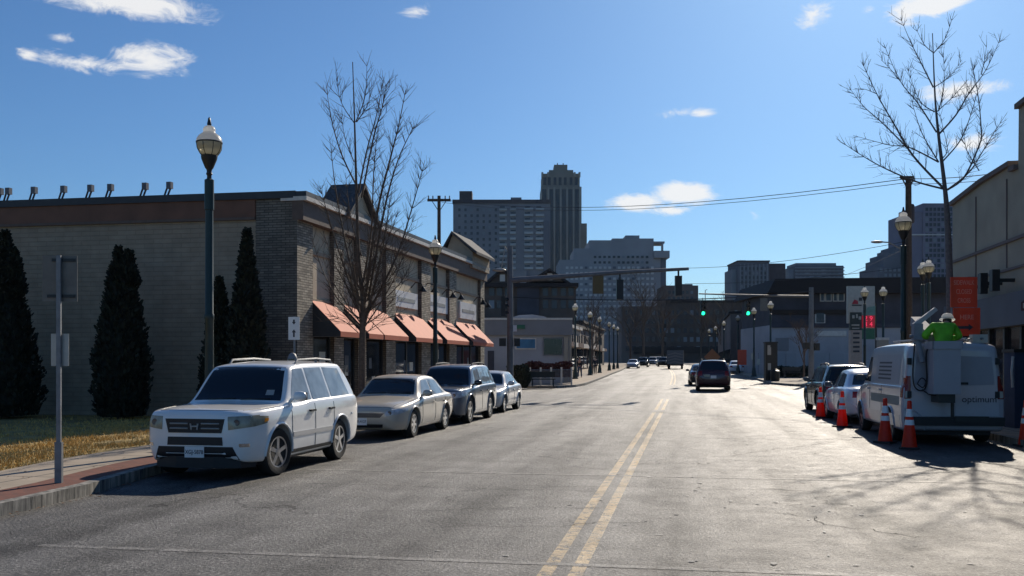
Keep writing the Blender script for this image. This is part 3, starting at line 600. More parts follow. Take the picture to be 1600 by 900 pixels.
    if quality >= .6:
        for sd_ in 'lr':
            seam = MB(); sg = 1 if sd_ == 'l' else -1
            for (s0, s1) in spec['doors']:
                for s in (s0, s1):
                    pts = [hit(sd_, s, z)[0] for z in [spec['rows'][6][1] + .10 + (spec['rows'][7][4] - spec['rows'][6][1] - .12) * i / 8 for i in range(9)]]
                    pts = [p for p in pts if p is not None]
                    if len(pts) > 2: seam.tube(pts, .006, 5)
                z = spec['rows'][6][1] + .10; pts = [p for p in [hit(sd_, s0 + (s1 - s0) * i / 6, z)[0] for i in range(7)] if p is not None]
                if len(pts) > 2: seam.tube(pts, .005, 5)
            seam.build('door_seam', 'black_plastic', root)
            for (s0, s1) in spec['doors']:
                p, dr = hit(sd_, s1 - .17, spec['rows'][7][4] - .13)
                if p: MB().box(p.x - .10, p.y - .012, p.z - .016, p.x + .10, p.y + dr.y * .045 + (.0 if sg > 0 else 0), p.z + .016).build('door_handle', 'black_plastic' if quality > 1.2 else body_paint, root)
    for sd_, sg in (('l', 1), ('r', -1)):
        ms, mz = spec['mirror']; p, dr = hit(sd_, ms, mz)
        if p is None: continue
        mi = MB(); c = (p.x, p.y + sg * .15, p.z + .05); mi.ball(c, .075, .125, .085, 12, 8); mi.tube([(p.x, p.y - sg * .03, p.z - .02), (p.x, p.y + sg * .08, p.z + .02)], .028, 6)
        mo = mi.build('mirror', 'paint_black' if body_paint == 'paint_slate' else ('black_plastic' if name == 'bucket_van' else body_paint), root, 50)
        MB().box(c[0] - .083, c[1] - .10, c[2] - .06, c[0] - .068, c[1] + .10, c[2] + .06).build('mirror_glass', 'dark_alloy', mo)
    if spec['rails']:
        for sg in (1, -1):
            rl = MB(); zz = 1.765 * az; yy = .60 * ay * sg
            rl.tube([(X(2.35), yy, zz - .07), (X(2.45), yy, zz + .005), (X(3.3), yy, zz + .03), (X(4.0), yy, zz + .005), (X(4.1), yy, zz - .07)], .022, 6)
            rl.tube([(X(3.3), yy, zz - .06), (X(3.3), yy, zz + .03)], .02, 6)
            rl.build('roof_rail', 'galvanised' if quality > 1.2 else 'black_plastic', root, 50)
    for s in spec['axles']:
        for sd_ in 'lr':
            pts = []
            for k in range(17):
                a = R(-18 + 216 * k / 16); p, dr = hit(sd_, s + Rw * 1.20 * math.cos(a) / ax, (Rw * 1.02 + Rw * 1.20 * math.sin(a)) / az)
                if p is not None: pts.append(p + dr * .004)
            if len(pts) > 4 and quality >= .6: MB().tube(pts, .022, 6).build('wheel_arch', body_paint, root, 60)
    if quality >= .9 and spec['grille'] and name != 'bucket_van':
        cw = spec['rows'][6][0]; hw = spec['rows'][6][8]
        for pts in ([(.22, -hw * .86), (.6, -hw * .98), (cw - .04, -hw * 1.02)], [(.22, hw * .86), (.6, hw * .98), (cw - .04, hw * 1.02)], [(.13, -hw * .8), (.10, -hw * .4), (.09, 0), (.10, hw * .4), (.13, hw * .8)]):
            hp_ = [hit('t', a, b)[0] for a, b in smooth_path2(pts)]; hp_ = [p for p in hp_ if p is not None]
            if len(hp_) > 2: MB().tube(hp_, .0055, 5).build('bonnet_seam', 'black_plastic', root)
        for y0, y1 in ((-.50, -.02), (.08, .58)):
            wp = [hit('f', y0 + (y1 - y0) * i / 5, spec['wind'][0][1] + .02 + .015 * i / 5)[0] for i in range(6)]; wp = [p + Vector((.022, 0, 0)) for p in wp if p is not None]
            if len(wp) > 2: MB().tube(wp, .010, 5).build('wiper', 'black_plastic', root)
        for sg in (1, -1):
            (a0, b0), (a1, b1) = spec['head'][0], spec['head'][2]
            p, dr = hit('f', sg * (a0 + (a1 - a0) * .38), b0 + (b1 - b0) * .52)
            if p is not None: MB().lathe([(.048, 0), (.044, .005), (.02, .003)], 12, tuple(p + Vector((.010, 0, 0))), 'x').build('reflector', 'dark_alloy', root, 40)
    # underbody
    MB().box(X(L0 - .35), -W1 * .40, .20 * az, X(.35), W1 * .40, .40 * az).build('underbody', 'black_plastic', root)
    # wheels
    tw = .225
    wheel_me = None
    for ia, s in enumerate(spec['axles']):
        for sg in (1, -1):
            yc = sg * (W1 / 2 - tw / 2 - .022)
            ty = MB().lathe([(Rw * .62, -tw * .42), (Rw * .70, -tw * .5), (Rw * .93, -tw * .5), (Rw, -tw * .36), (Rw, tw * .36), (Rw * .93, tw * .5), (Rw * .70, tw * .5), (Rw * .62, tw * .42)], 32, axis='y')
            wo = ty.build('wheel', 'tyre_rubber', root, 40); wo.location = (X(s), yc, Rw); wo.rotation_euler = (0, 0, steer if ia == 0 else 0)
            rm = MB(); h = sg * tw * .40
            rm.lathe([(Rw * .66, h * .8), (Rw * .68, h * 1.16), (Rw * .60, h * 1.12), (Rw * .58, h * .55)], 28, axis='y')
            for k in range(5 if spec is not SEDAN else 7):
                a = 2 * math.pi * k / (5 if spec is not SEDAN else 7); mt = Matrix.Rotation(a, 4, 'Y')
                rm.prism([(-.045, h * .75), (.045, h * .75), (.03, h * 1.08), (-.03, h * 1.08)], 'z', .0, Rw * .62, mt)
            rm.lathe([(.065, h * .7), (.06, h * 1.12), (.02, h * 1.15)], 14, axis='y')
            ro = rm.build('rim', rim, wo, 40)
            db = MB().lathe([(Rw * .6, h * .35), (Rw * .6, h * .5)], 20, axis='y').build('brake_disc', 'black_plastic', wo)
    if plate is not None:
        ptxt, front = plate
        zp, yp = spec['plate'] if front else (spec['rplate'], 0)
        p, dr = hit('f' if front else 'r', yp, zp)
        if p:
            sx_ = 1 if front else -1
            pl = MB().box(p.x + sx_ * .012, yp - .155, zp * az - .08, p.x + sx_ * .024, yp + .155, zp * az + .08).build('number_plate', 'white_sign', root)
            if ptxt: text(ptxt, .085, 'text_dark', pl, (p.x + sx_ * .026, yp, zp * az), (R(90), 0, R(90) if front else R(-90)), sx=.85)
    if extra: extra(root, hit, patch, X)
    return root

# ================================================================ STORE (left)
A = Vector((-11.3, 26.5)); Bq = Vector((-10.46, 48.3)); DV = (Bq - A).normalized(); FLEN = (Bq - A).length
SRZ = math.atan2(DV.y, DV.x)
store = thing('store_building', 'tan brick and ledgestone shop building with salmon awnings along its street front', 'building', (A.x, A.y, 0), SRZ)
def tz(px, py, off=0.0):
    """facade coordinate and height seen at a pixel; off = how far the plane stands out of the facade"""
    u = (px - 800) / FPX; r = Vector((-math.sin(PSI) + u * math.cos(PSI), math.cos(PSI) + u * math.sin(PSI)))
    n = Vector((DV.y, -DV.x)); a = A + n * off
    d = a.dot(n) / r.dot(n); p = r * d
    return (p - a).dot(DV), EYE + (HOR - py) / FPX * d
TP = lambda px: tz(px, 500)[0]
SK = -DV.x / DV.y * 1.0                                   # skew of the side wall in local space
HT = 6.75
core = [(0, 0.0), (FLEN, 0.0), (FLEN, 20), (SK * 20 - 0.0, 20)]
MB().prism(core, 'z', -.05, HT - .35).build('wall', 'stucco', store)
def side(y0, y1, z0, z1, out, mat, name):                   # slab lying on the side wall facing us
    pts = [(SK * y0 - out, y0), (SK * y0 + .02, y0), (SK * y1 + .02, y1), (SK * y1 - out, y1)]
    return MB().prism(pts, 'z', z0, z1).build(name, mat, store)
side(1.22, 24, -.05, 6.02, .04, 'painted_brick', 'brick_wall')
side(1.22, 24, 6.02, 6.54, .10, 'red_fascia', 'fascia_band')
side(1.22, 24, 5.94, 6.02, .13, 'brown_cornice', 'fascia_trim')
side(-.06, 24, 6.54, HT, .16, 'dark_coping', 'coping')
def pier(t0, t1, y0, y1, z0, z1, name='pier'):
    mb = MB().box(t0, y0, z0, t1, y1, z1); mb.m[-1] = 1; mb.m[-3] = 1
    return mb.build(name, ['ledge_stone_lit', 'ledge_stone_shaded'], store)
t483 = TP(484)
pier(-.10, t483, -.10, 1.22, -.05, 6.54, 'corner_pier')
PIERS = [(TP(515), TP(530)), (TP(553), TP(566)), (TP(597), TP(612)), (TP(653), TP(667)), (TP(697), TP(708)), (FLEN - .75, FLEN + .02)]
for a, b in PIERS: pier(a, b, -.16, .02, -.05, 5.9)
# cornice along the street front
MB().box(-.12, -.30, 5.9, FLEN + .05, .05, 6.46).build('cornice', 'brown_cornice', store)
MB().box(-.16, -.42, 6.46, FLEN + .1, .4, 6.58).build('cornice_edge', 'pale_trim', store)
MB().box(-.14, -.40, 6.58, FLEN + .08, .5, HT - .02).build('roof_edge', 'dark_coping', store)
bays = []
edges = [t483] + [v for p in PIERS for v in p]
for i in range(0, len(edges) - 1, 2): bays.append((edges[i], edges[i + 1]))
for a, b in bays:
    MB().box(a, -.06, 5.02, b, .01, 5.14).build('string_course', 'stucco_trim', store)
    MB().box(a, -.05, 3.55, b, .01, 3.68).build('string_course', 'stucco_trim', store)
    if b - a > 1.2:
        fr = MB(); g0 = a + .12; g1 = b - .12
        fr.box(g0, -.05, .35, g1, .01, .45); fr.box(g0, -.05, 2.85, g1, .01, 2.95); n = max(1, round((g1 - g0) / 1.3))
        for k in range(n + 1): x = g0 + (g1 - g0) * k / n; fr.box(x - .04, -.055, .2, x + .04, .01, 2.9)
        wf = fr.build('shop_window', 'black_iron', store)
        MB().box(g0, -.02, .3, g1, .012, 2.9).build('pane', 'window_glass', wf)
        for k in range(2):
            x = random.uniform(g0 + .2, g1 - .7); zz = random.uniform(.7, 1.9); MB().box(x, -.028, zz, x + random.uniform(.25, .5), -.022, zz + random.uniform(.3, .55)).build('poster', ('sign_back', 'steel_blue', 'rear_plate')[k % 3], wf)
# awnings
AW = [(TP(484), TP(519)), (TP(532), TP(556)), (TP(558), TP(598)), (TP(611), TP(655)), (TP(663), TP(700)), (TP(707), TP(741))]
def awning(a, b):
    mb = MB(); zt, zb, out = 3.62, 2.68, 1.0; th = .03
    mb.quad((a, -.05, zt), (b, -.05, zt), (b, -out, zb), (a, -out, zb)); mb.quad((a, -out, zb), (b, -out, zb), (b, -out, zb - .16), (a, -out, zb - .16))
    mb.quad((a, -.05, zt - th), (b, -.05, zt - th), (b, -out + .02, zb - th), (a, -out + .02, zb - th))
    o = mb.build('awning', 'salmon_awning', store)
    for x in (a, b): MB().prism([(-.05, zt - .01), (-out + .01, zb - .01), (-out + .01, zb - .15), (-.05, zb - .15)], 'x', x - .006, x + .006).build('awning_cheek', 'dark_coping', o)
    f = MB(); f.tube([(a + .02, -.1, zb - .15), (a + .02, -out + .03, zb - .15), (b - .02, -out + .03, zb - .15), (b - .02, -.1, zb - .15)], .015, 5); f.build('awning_frame', 'galvanised', o)
for a, b in AW: awning(a, b)
# shop sign boards and gooseneck lamps
for (x0, x1, y0, y1, nm) in ((613, 649, 452, 478, 0), (666, 696, 459, 486, 1), (716, 741, 471, 497, 2)):
    ta, za = tz(x0, y0); tb, zb = tz(x1, y1); t2, z2 = tz(x0, y1)
    sb = MB().box(ta, -.10, z2, tb, -.01, za).build('sign_board', 'white_sign', store)
    MB().box(ta + (tb - ta) * .12, -.112, (za + z2) / 2 - .09, ta + (tb - ta) * .86, -.10, (za + z2) / 2 + .06).build('faded_lettering', 'sign_back', sb)
for px, py in ((642, 450), (661, 451), (691, 460), (704, 463), (740, 471), (748, 476)):
    t, z = tz(px, py); lm = MB(); lm.tube([(t, 0, z), (t, -.2, z + .22), (t, -.45, z + .16), (t, -.5, z + .02)], .022, 6); lm.lathe([(.04, .06), (.06, .02), (.17, -.14), (.17, -.16)], 12, (t, -.5, z))
    lm.build('gooseneck_lamp', 'black_iron', store, 40)
# gables
def gable_street(t0, t1, zb, za, y0, y1):
    tm = (t0 + t1) / 2
    g = MB().prism([(t0 + .12, zb), (t1 - .12, zb), (tm, za - .16)], 'y', y0, y1 - .05).build('gable', 'stucco', store)
    rf = MB()
    for a in (t0, t1): rf.prism([(a, zb - .02), (a + (.14 if a == t0 else -.14), zb - .02), (tm, za - .13), (tm, za)], 'y', y0 - .22, y1)
    rf.build('gable_roof', 'roof_shingle', g)
gable_street(TP(521), TP(576), 6.45, 7.75, -.28, .75)
def gable_end(t0, t1, y0, y1, zb, za):
    ym = .58
    g = MB().prism([(y0, zb), (y1, zb), (y1 - .25, zb + .7), (ym, za - .1), (y0, zb + .75)], 'x', t0, t1).build('gable', 'stucco_trim', store)
    rf = MB(); rf.prism([(y0 - .25, zb + .62), (y0 - .25, zb + .75), (ym, za + .04), (ym, za - .1)], 'x', t0 - .2, t1 + .2); rf.prism([(y1, zb + .57), (y1, zb + .7), (ym, za + .04), (ym, za - .1)], 'x', t0 - .2, t1 + .2)
    rf.build('gable_roof', 'roof_shingle', g)
gable_end(FLEN - 3.3, FLEN + .02, -.42, 1.2, 6.3, 8.02)
# floodlights on the roof edge
for px in (4, 17, 57, 103, 145, 176, 230, 268):
    u = (px - 800) / FPX; rx, ry = -math.sin(PSI) + u * math.cos(PSI), math.cos(PSI) + u * math.sin(PSI); X_ = rx * A.y / ry; y = (A.x - X_) / DV.y; x = SK * y
    b = MB(); b.tube([(x - .05, y + .09, HT), (x - .08, y - .02, HT + .2)], .03, 6); b.tube([(x - .05, y + .20, HT), (x - .08, y + .10, HT + .2)], .03, 6)
    ob = b.build('floodlight_bracket', 'dark_siding', store)
    MB().box(x - .12, y - .05, HT + .20, x + .02, y + .10, HT + .40).build('floodlight', 'slate_block', ob)
MB().box(8, 9, HT - .4, 10, 12, HT + .5).build('rooftop_unit', 'galvanised', store)
side(5.0, 5.35, .5, .9, .16, 'galvanised', 'meter_box')

# ================================================================ GENERIC BUILDINGS
WR = random.Random(4)
def fb(name, label, px0, d, cat='building', group=None, rz=None):
    p = G(px0, d); return thing(name, label, cat, (p.x, p.y, p.z), PSI if rz is None else rz, group)
def windows(root, cells, wd, ht, mat='far_glass', y=-.06, name='window', cap=100, frame=None):
    """cells: list of (x,z) lower left corners; each window is a part, past the cap one stuff part"""
    me = None
    for i, (x, z) in enumerate(cells[:cap]):
        if me is None:
            o = MB().box(0, 0, 0, wd, .10, ht).build(name, mat, root); me = o.data; alt = me.copy(); alt.materials.clear(); alt.materials.append(MAT['slate_light' if mat == 'far_glass' else 'slate_block'])
        elif WR.random() < .16:
            o = bpy.data.objects.new(name, alt); COL.objects.link(o); o.parent = root
        else:
            o = bpy.data.objects.new(name, me); COL.objects.link(o); o.parent = root
        o.location = (x, y, z)
    if len(cells) > cap:
        mb = MB()
        for x, z in cells[cap:]: mb.box(x, y, z, x + wd, y + .1, z + ht)
        tag(mb.build(name + '_rows', mat, root), kind='stuff')
# apartment slab
d = 420; T = fb('apartment_tower', 'wide dark blue apartment slab with a water tank box on its flat roof', 784, d); x = lambda px: LX(px, 784, d); z = lambda py: HZ(py, d, T.location.z)
MB().box(x(708), 0, 0, x(860), 18, z(318)).build('wall', 'tower_blue', T)
MB().box(x(707), -.4, z(318), x(861), 18.4, z(312)).build('roof_edge', 'dark_siding', T)
MB().box(x(717), 4, z(312), x(737), 12, z(296)).build('tank_house', 'dark_siding', T); MB().box(x(798), 4, z(312), x(815), 10, z(306)).build('lift_house', 'tower_blue', T)
windows(T, [(x(716 + 9.5 * i), z(330 + 9.2 * j)) for j in range(11) for i in range(7)], 1.0, 1.2)
for xa, xb in ((780, 792), (797, 806), (819, 833), (837, 850)):
    for j in range(11):
        py = 329 + 9.2 * j; MB().box(x(xa), -1.0, z(py), x(xb), .02, z(py) + 1.0).build('balcony', 'tower_balcony', T)
windows(T, [(x(xa), z(327 + 9.2 * j)) for xa in (781, 798, 820, 838) for j in range(11)], 2.2, 1.3, y=-.05, name='balcony_door')
MB().box(x(849), -1.2, 0, x(858), .5, z(345)).build('stair_shaft', 'slate_block', T)
# art deco tower
d = 470; T = fb('deco_tower', 'tallest tower with stepped stone crown and vertical ribs', 880, d); x = lambda px: LX(px, 880, d); z = lambda py: HZ(py, d, T.location.z)
MB().box(x(845), 0, 0, x(917), 22, z(349)).build('base_block', 'tower_stone', T)
MB().box(x(845.5), -.6, z(360), x(908.5), 22, z(292)).build('shaft', 'tower_stone', T); MB().box(x(847), .4, z(292), x(906), 20, z(271)).build('crown', 'tower_stone', T)
MB().box(x(858), 1, z(271), x(896), 18, z(265)).build('crown_step', 'tower_stone', T); MB().box(x(866), 2, z(265), x(887), 14, z(256)).build('crown_cap', 'tower_stone', T)
for px in (872, 881): MB().tube([(x(px), 6, z(257)), (x(px), 6, z(251))], .25, 5).build('antenna', 'dark_siding', T)
for px in (846, 857, 866, 876, 886, 896, 906): MB().box(x(px) - .35, -1.1, 0, x(px) + .35, -.55, z(293)).build('rib', 'tower_rib', T)
for px in (850.5, 861, 871, 881, 891, 901): MB().box(x(px) - 1.0, -.72, z(470), x(px) + 1.0, -.5, z(296)).build('window_strip', 'far_glass', T)
for px in (849, 856, 865, 873, 881, 890, 898): MB().box(x(px), .2, z(289), x(px + 4.5), .6, z(277)).build('crown_window', 'far_glass', T)
for px in (846, 855, 896.5, 904): MB().box(x(px), -.2, z(276), x(px + 3), 3, z(269)).build('pinnacle', 'tower_rib', T)
# stepped white block
d = 330; T = fb('stepped_block', 'pale grey block stepping up to a rooftop pergola', 960, d); x = lambda px: LX(px, 960, d); z = lambda py: HZ(py, d, T.location.z)
for i, (a, b, t) in enumerate(((874, 899, 406), (897, 922, 388), (921, 958, 375), (957, 1022, 372), (1020, 1041, 392))): MB().box(x(a), .3 * i, 0, x(b) - .01, 24, z(t)).build('wall', 'pale_block', T)
MB().box(x(979), 3, z(372), x(1001), 12, z(366)).build('rooftop_room', 'pale_block', T); MB().box(x(995), 1.0, z(391), x(1018), 1.25, z(378)).build('terrace_opening', 'far_glass', T); MB().box(x(968), 1.0, z(384), x(984), 1.25, z(376)).build('terrace_opening', 'far_glass', T)
pg = MB(); pg.box(x(1022), 2, z(379), x(1040), 10, z(376)); pg.box(x(1035), 2, z(392), x(1038), 3, z(379)); pg.build('pergola', 'pale_block', T)
MB().box(x(1022), -.6, z(403), x(1046), 10, z(392)).build('terrace', 'pale_block', T); MB().box(x(1033), 1, 0, x(1041.5), 12, z(403)).build('end_bay', 'slate_block', T)
windows(T, [(x(884 + 7.4 * i), z(420 + 8.6 * j)) for j in range(13) for i in range(19)], .95, .8, mat='pale_window', y=-.04)
windows(T, [(x(928 + 7.4 * i), z(403 + 8.6 * j)) for j in range(2) for i in range(12)], .9, .8, mat='far_glass', y=.55, name='upper_window')
# brown block beside it
d = 300; T = fb('brown_building', 'brown block with a small tank beside the stepped pale block', 1065, d); x = lambda px: LX(px, 1065, d); z = lambda py: HZ(py, d, T.location.z)
MB().box(x(1038), 0, 0, x(1091), 15, z(446)).build('wall', 'brown_block', T); MB().box(x(1068), 2, z(446), x(1084), 8, z(443)).build('roof_room', 'brown_block', T); MB().tube([(x(1106), 4, z(470)), (x(1106), 4, z(452)), (x(1109), 4, z(451))], .12, 5).build('mast', 'dark_siding', T)
windows(T, [(x(1044 + 7 * i), z(459 + 9 * j)) for j in range(7) for i in range(6)], .8, .9)
# low dark row closing the street
d = 250; T = fb('street_end_building', 'long low dark brick building closing the far end of the street', 1080, d); x = lambda px: LX(px, 1080, d); z = lambda py: HZ(py, d, T.location.z)
MB().box(x(1040), 0, -1, x(1205), 12, z(471)).build('wall', 'dark_brick', T); MB().box(x(972), 1.5, -1, x(1040) - .02, 12, z(478)).build('wing', 'brown_block', T); MB().box(x(1040), -.3, z(473), x(1205), 0, z(469)).build('parapet', 'dark_roof', T)
windows(T, [(x(978 + 10 * i), z(492 + 14 * j)) for j in range(5) for i in range(21)], .9, 1.2, y=-.05)
MB().box(x(990), -.4, z(552), x(1190), -.02, z(542)).build('shop_canopy', 'dark_roof', T)
# right towers
d = 300; T = fb('slate_tower', 'dark slate office block with a stepped roof behind the long black roof', 1188, d); x = lambda px: LX(px, 1188, d); z = lambda py: HZ(py, d, T.location.z)
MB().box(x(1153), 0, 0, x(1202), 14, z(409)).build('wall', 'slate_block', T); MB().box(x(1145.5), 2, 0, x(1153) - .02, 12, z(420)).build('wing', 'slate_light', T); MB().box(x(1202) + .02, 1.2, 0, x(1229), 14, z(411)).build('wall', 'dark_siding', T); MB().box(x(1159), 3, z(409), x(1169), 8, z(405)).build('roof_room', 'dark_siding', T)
MB().box(x(1152), -.3, z(409), x(1203), 14.2, z(407)).build('roof_edge', 'dark_siding', T)
for i in range(8): MB().box(x(1156 + 6 * i), -.2, 0, x(1156 + 6 * i) + .4, .02, z(412)).build('mullion', 'slate_light', T)
windows(T, [(x(1157 + 6 * i), z(422 + 7 * j)) for j in range(7) for i in range(7)], .75, .9)
d = 330; T = fb('banded_offices', 'slate office block with pale horizontal bands', 1278, d); x = lambda px: LX(px, 1278, d); z = lambda py: HZ(py, d, T.location.z)
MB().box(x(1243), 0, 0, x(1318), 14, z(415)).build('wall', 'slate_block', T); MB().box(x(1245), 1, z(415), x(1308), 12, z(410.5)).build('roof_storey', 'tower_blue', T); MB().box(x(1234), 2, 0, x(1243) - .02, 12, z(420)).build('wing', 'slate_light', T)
for j in range(5): MB().box(x(1242), -.3, z(419 + 5 * j), x(1319), -.01, z(419 + 5 * j) + .4).build('band', 'slate_light', T)
windows(T, [(x(1246 + 6.5 * i), z(424 + 5 * j)) for j in range(3) for i in range(11)], 1.0, .55)
d = 260; T = fb('terraced_tower', 'violet grey tower stepping down to the left behind the right lamp', 1440, d); x = lambda px: LX(px, 1440, d); z = lambda py: HZ(py, d, T.location.z)
for i, (a, b, t) in enumerate(((1372, 1383, 417), (1382, 1390, 403), (1389, 1402, 395), (1401, 1408, 387), (1407, 1426, 382))): MB().box(x(a), .5 + .2 * i, 0, x(b) - .01, 14, z(t)).build('terrace_wing', 'slate_block', T)
MB().box(x(1424), 0, 0, x(1442), 16, z(331)).build('wall', 'violet_block', T); MB().box(x(1441) + .03, -.4, 0, x(1498), 16, z(318)).build('wall', 'violet_block', T)
windows(T, [(x(1445 + 6.2 * i), z(330 + 8 * j)) for j in range(17) for i in range(8)], .75, .9, y=-.46)
windows(T, [(x(1376 + 7 * i), z(424 + 8 * j)) for j in range(4) for i in range(8)], .7, .8, y=.4, name='terrace_window', mat='slate_light')
MB().box(x(1424), -.6, z(368), x(1498), -.35, z(366)).build('band', 'pale_window', T)

# mansion with dark gables
d = 112; T = fb('gabled_house', 'large dark brown house with gabled roofs behind the white corner building', 830, d); x = lambda px: LX(px, 830, d); z = lambda py: HZ(py, d, T.location.z)
MB().box(x(757), 0, 0, x(900), 14, z(448)).build('wall', 'house_brown', T)
for (a, m_, b, zb, zt) in ((758, 785, 812, 446, 418), (828, 858, 884, 440, 420)):
    g = MB().prism([(x(a), z(zb)), (x(b), z(zb)), (x(m_), z(zt) - .3)], 'y', -.3, 9).build('gable', 'house_brown', T)
    rf = MB(); rf.prism([(x(a) - .5, z(zb) - .2), (x(a), z(zb) - .2), (x(m_), z(zt) - .35), (x(m_), z(zt))], 'y', -.9, 9.5); rf.prism([(x(b) + .5, z(zb) - .2), (x(b), z(zb) - .2), (x(m_), z(zt) - .35), (x(m_), z(zt))], 'y', -.9, 9.5); rf.build('gable_roof', 'dark_roof', g)
MB().box(x(755), -1.0, z(449), x(903), 14.5, z(443)).build('roof', 'dark_roof', T); MB().box(x(823), 2, z(445), x(829), 4, z(420)).build('chimney', 'grey_wall', T); MB().box(x(808), -.35, z(492), x(842), -.01, z(446)).build('bay', 'dark_siding', T)
windows(T, [(x(px), z(py)) for py in (462, 482) for px in (764, 776, 789, 815, 828, 848, 862, 876, 888)], .62, .95, name='window'); windows(T, [(x(781), z(440)), (x(855), z(438))], .6, .8, mat='pale_window', y=-.36, name='attic_window')
# white corner building
d = 66; T = fb('corner_store', 'low white corner building with dark fascia and a blue window', 820, d); x = lambda px: LX(px, 820, d); z = lambda py: HZ(py, d, T.location.z)
MB().box(x(748), 0, -.2, x(893), 14, z(502)).build('wall', 'white_wall', T); MB().box(x(747), -.25, z(524), x(894), 0, z(500)).build('fascia', 'grey_wall', T); MB().box(x(747), -.32, z(500), x(894), 14, z(497)).build('roof_edge', 'pale_trim', T)
MB().prism([(x(797), z(497.5)), (x(866), z(497.5)), (x(852), z(491)), (x(833), z(488)), (x(812), z(489)), (x(799), z(493))], 'y', 3, 10).build('vaulted_roof', 'white_wall', T)
pm('blue_poster', (.03, .16, .30), .4, var=.3, scale=1.5)
f = MB().box(x(805), -.06, z(546), x(838), 0, z(528)).build('window', 'pale_trim', T); MB().box(x(807), -.09, z(544), x(836), -.05, z(530)).build('pane', 'blue_poster', f)
f = MB().box(x(848), -.06, z(556), x(880), 0, z(527)).build('window', 'grey_wall', T); MB().box(x(850), -.09, z(554), x(878), -.05, z(529)).build('pane', 'window_glass', f)
MB().box(x(881), -.12, -.1, x(888), -.01, z(526)).build('column', 'tan_wall', T); MB().box(x(889.5), -.1, -.1, x(893), -.01, z(526)).build('column', 'tan_wall', T)
MB().box(x(762), -.05, -.1, x(772), 0, z(548)).build('door', 'dark_siding', T); MB().box(x(801), -.36, z(514), x(820), -.26, z(508)).build('sign', 'street_green', T)
# row of shops along the far left pavement
def row(name, label, y0, y1, h, mat, off=13.0, signs=()):
    t = thing(name, label, 'building', (-off + bend((y0 + y1) / 2), y0, gz(y0)))
    MB().box(-12, 0, -.3, 0, y1 - y0 - .05, h).build('wall', mat, t); MB().box(-12, -.15, h, .25, y1 - y0 + .1, h + .35).build('cornice', 'pale_trim' if mat == 'tan_wall' else 'dark_roof', t)
    n = int((y1 - y0) // 5)
    for i in range(n):
        MB().box(-.02, 5 * i + .6, .4, .06, 5 * i + 4.4, 2.9).build('shop_window', 'window_glass', t); MB().box(0, 5 * i + .3, 3.0, .9, 5 * i + 4.7, 3.5).build('canopy', 'pale_trim' if i % 2 else 'maroon_cloth', t)
        for k in (0, 1): MB().box(-.02, 5 * i + 1 + 1.9 * k, h * .6, .05, 5 * i + 2 + 1.9 * k, h * .6 + 1.4).build('window', 'far_glass', t)
    for j in range(3): MB().box(-3.4 - 3.2 * j, -.06, 1, -2.2 - 3.2 * j, .02, 2.6).build('side_window', 'far_glass', t)
    return t
row('shop_row', 'tan two storey shop row beyond the first far left lamp', 98, 118, 5.2, 'tan_wall', 12.4); row('shop_row', 'brown shop row further along the left pavement', 119, 145, 5.6, 'brown_block', 12.6); row('shop_row', 'dark brick shop row at the far left end of the street', 146, 185, 7.0, 'dark_brick', 13.2)
def row_r(name, label, y0, y1, h, mat, off):
    t = thing(name, label, 'building', (off + bend((y0 + y1) / 2), y0, gz(y0)))
    MB().box(0, 0, -.3, 12, y1 - y0 - .05, h).build('wall', mat, t); MB().box(-.25, -.15, h, 12, y1 - y0 + .1, h + .35).build('cornice', 'dark_roof', t)
    for i in range(int((y1 - y0) // 5)): MB().box(-.06, 5 * i + .6, .4, .02, 5 * i + 4.4, 2.9).build('shop_window', 'window_glass', t)
    for j in range(3): MB().box(1.2 + 3 * j, -.06, 1.2, 2.4 + 3 * j, .02, 2.8).build('side_window', 'far_glass', t)
row_r('shop_row', 'dark brick shops beyond the orange sign on the right', 104, 140, 7.2, 'dark_brick', 9.4); row_r('shop_row', 'brown shops at the far right end of the street', 142, 200, 8.0, 'brown_block', 9.0)
# dark roofed inn on the right
d = 92; T = fb('dark_roof_inn', 'dark two storey building with a long black roof and white ground floor', 1300, d); x = lambda px: LX(px, 1300, d); z = lambda py: HZ(py, d, T.location.z)
MB().box(x(1204), 0, -.5, x(1480), 12, z(508)).build('ground_floor', 'white_wall', T); MB().box(x(1206), .1, z(508), x(1480), 12, z(452)).build('upper_floor', 'dark_siding', T)
MB().prism([(x(1195), z(459)), (x(1482), z(459)), (x(1482), z(434)), (x(1300), z(436)), (x(1207), z(437))], 'y', -1.0, 13).build('roof', 'dark_roof', T)
MB().box(x(1206), -.12, z(491), x(1322), .08, z(484)).build('band', 'timber_trim', T); MB().box(x(1264), -.2, -.4, x(1269), -.02, z(452)).build('downpipe', 'timber_trim', T); MB().box(x(1204), -.2, z(512), x(1480), -.02, z(505)).build('floor_band', 'dark_siding', T)
for a, b in ((1281, 1288), (1289, 1299), (1301, 1308), (1309, 1319)):
    f = MB().box(x(a), -.1, z(471), x(b), .05, z(456)).build('window', 'pale_trim', T); MB().box(x(a) + .08, -.13, z(470), x(b) - .08, -.08, z(458)).build('pane', 'far_glass', f)
f = MB().box(x(1273), -.1, z(506), x(1289), .05, z(487)).build('window', 'pale_trim', T); MB().box(x(1275), -.13, z(504), x(1287), -.08, z(489)).build('pane', 'far_glass', f)
for a, b in ((1210, 1226), (1228, 1244), (1270, 1290), (1296, 1318)): MB().box(x(a), -.08, -.4, x(b), .02, z(552)).build('garage_door', 'pale_block', T)
MB().box(x(1212), -.1, z(548), x(1232), .02, z(528)).build('notice_panel', 'grey_wall', T); MB().box(x(1276), -.1, z(525), x(1322), .02, z(517)).build('sign_band', 'pale_trim', T)
MB().box(x(1203), -.15, -.4, x(1322), -.02, z(577)).build('plinth', 'grey_wall', T)

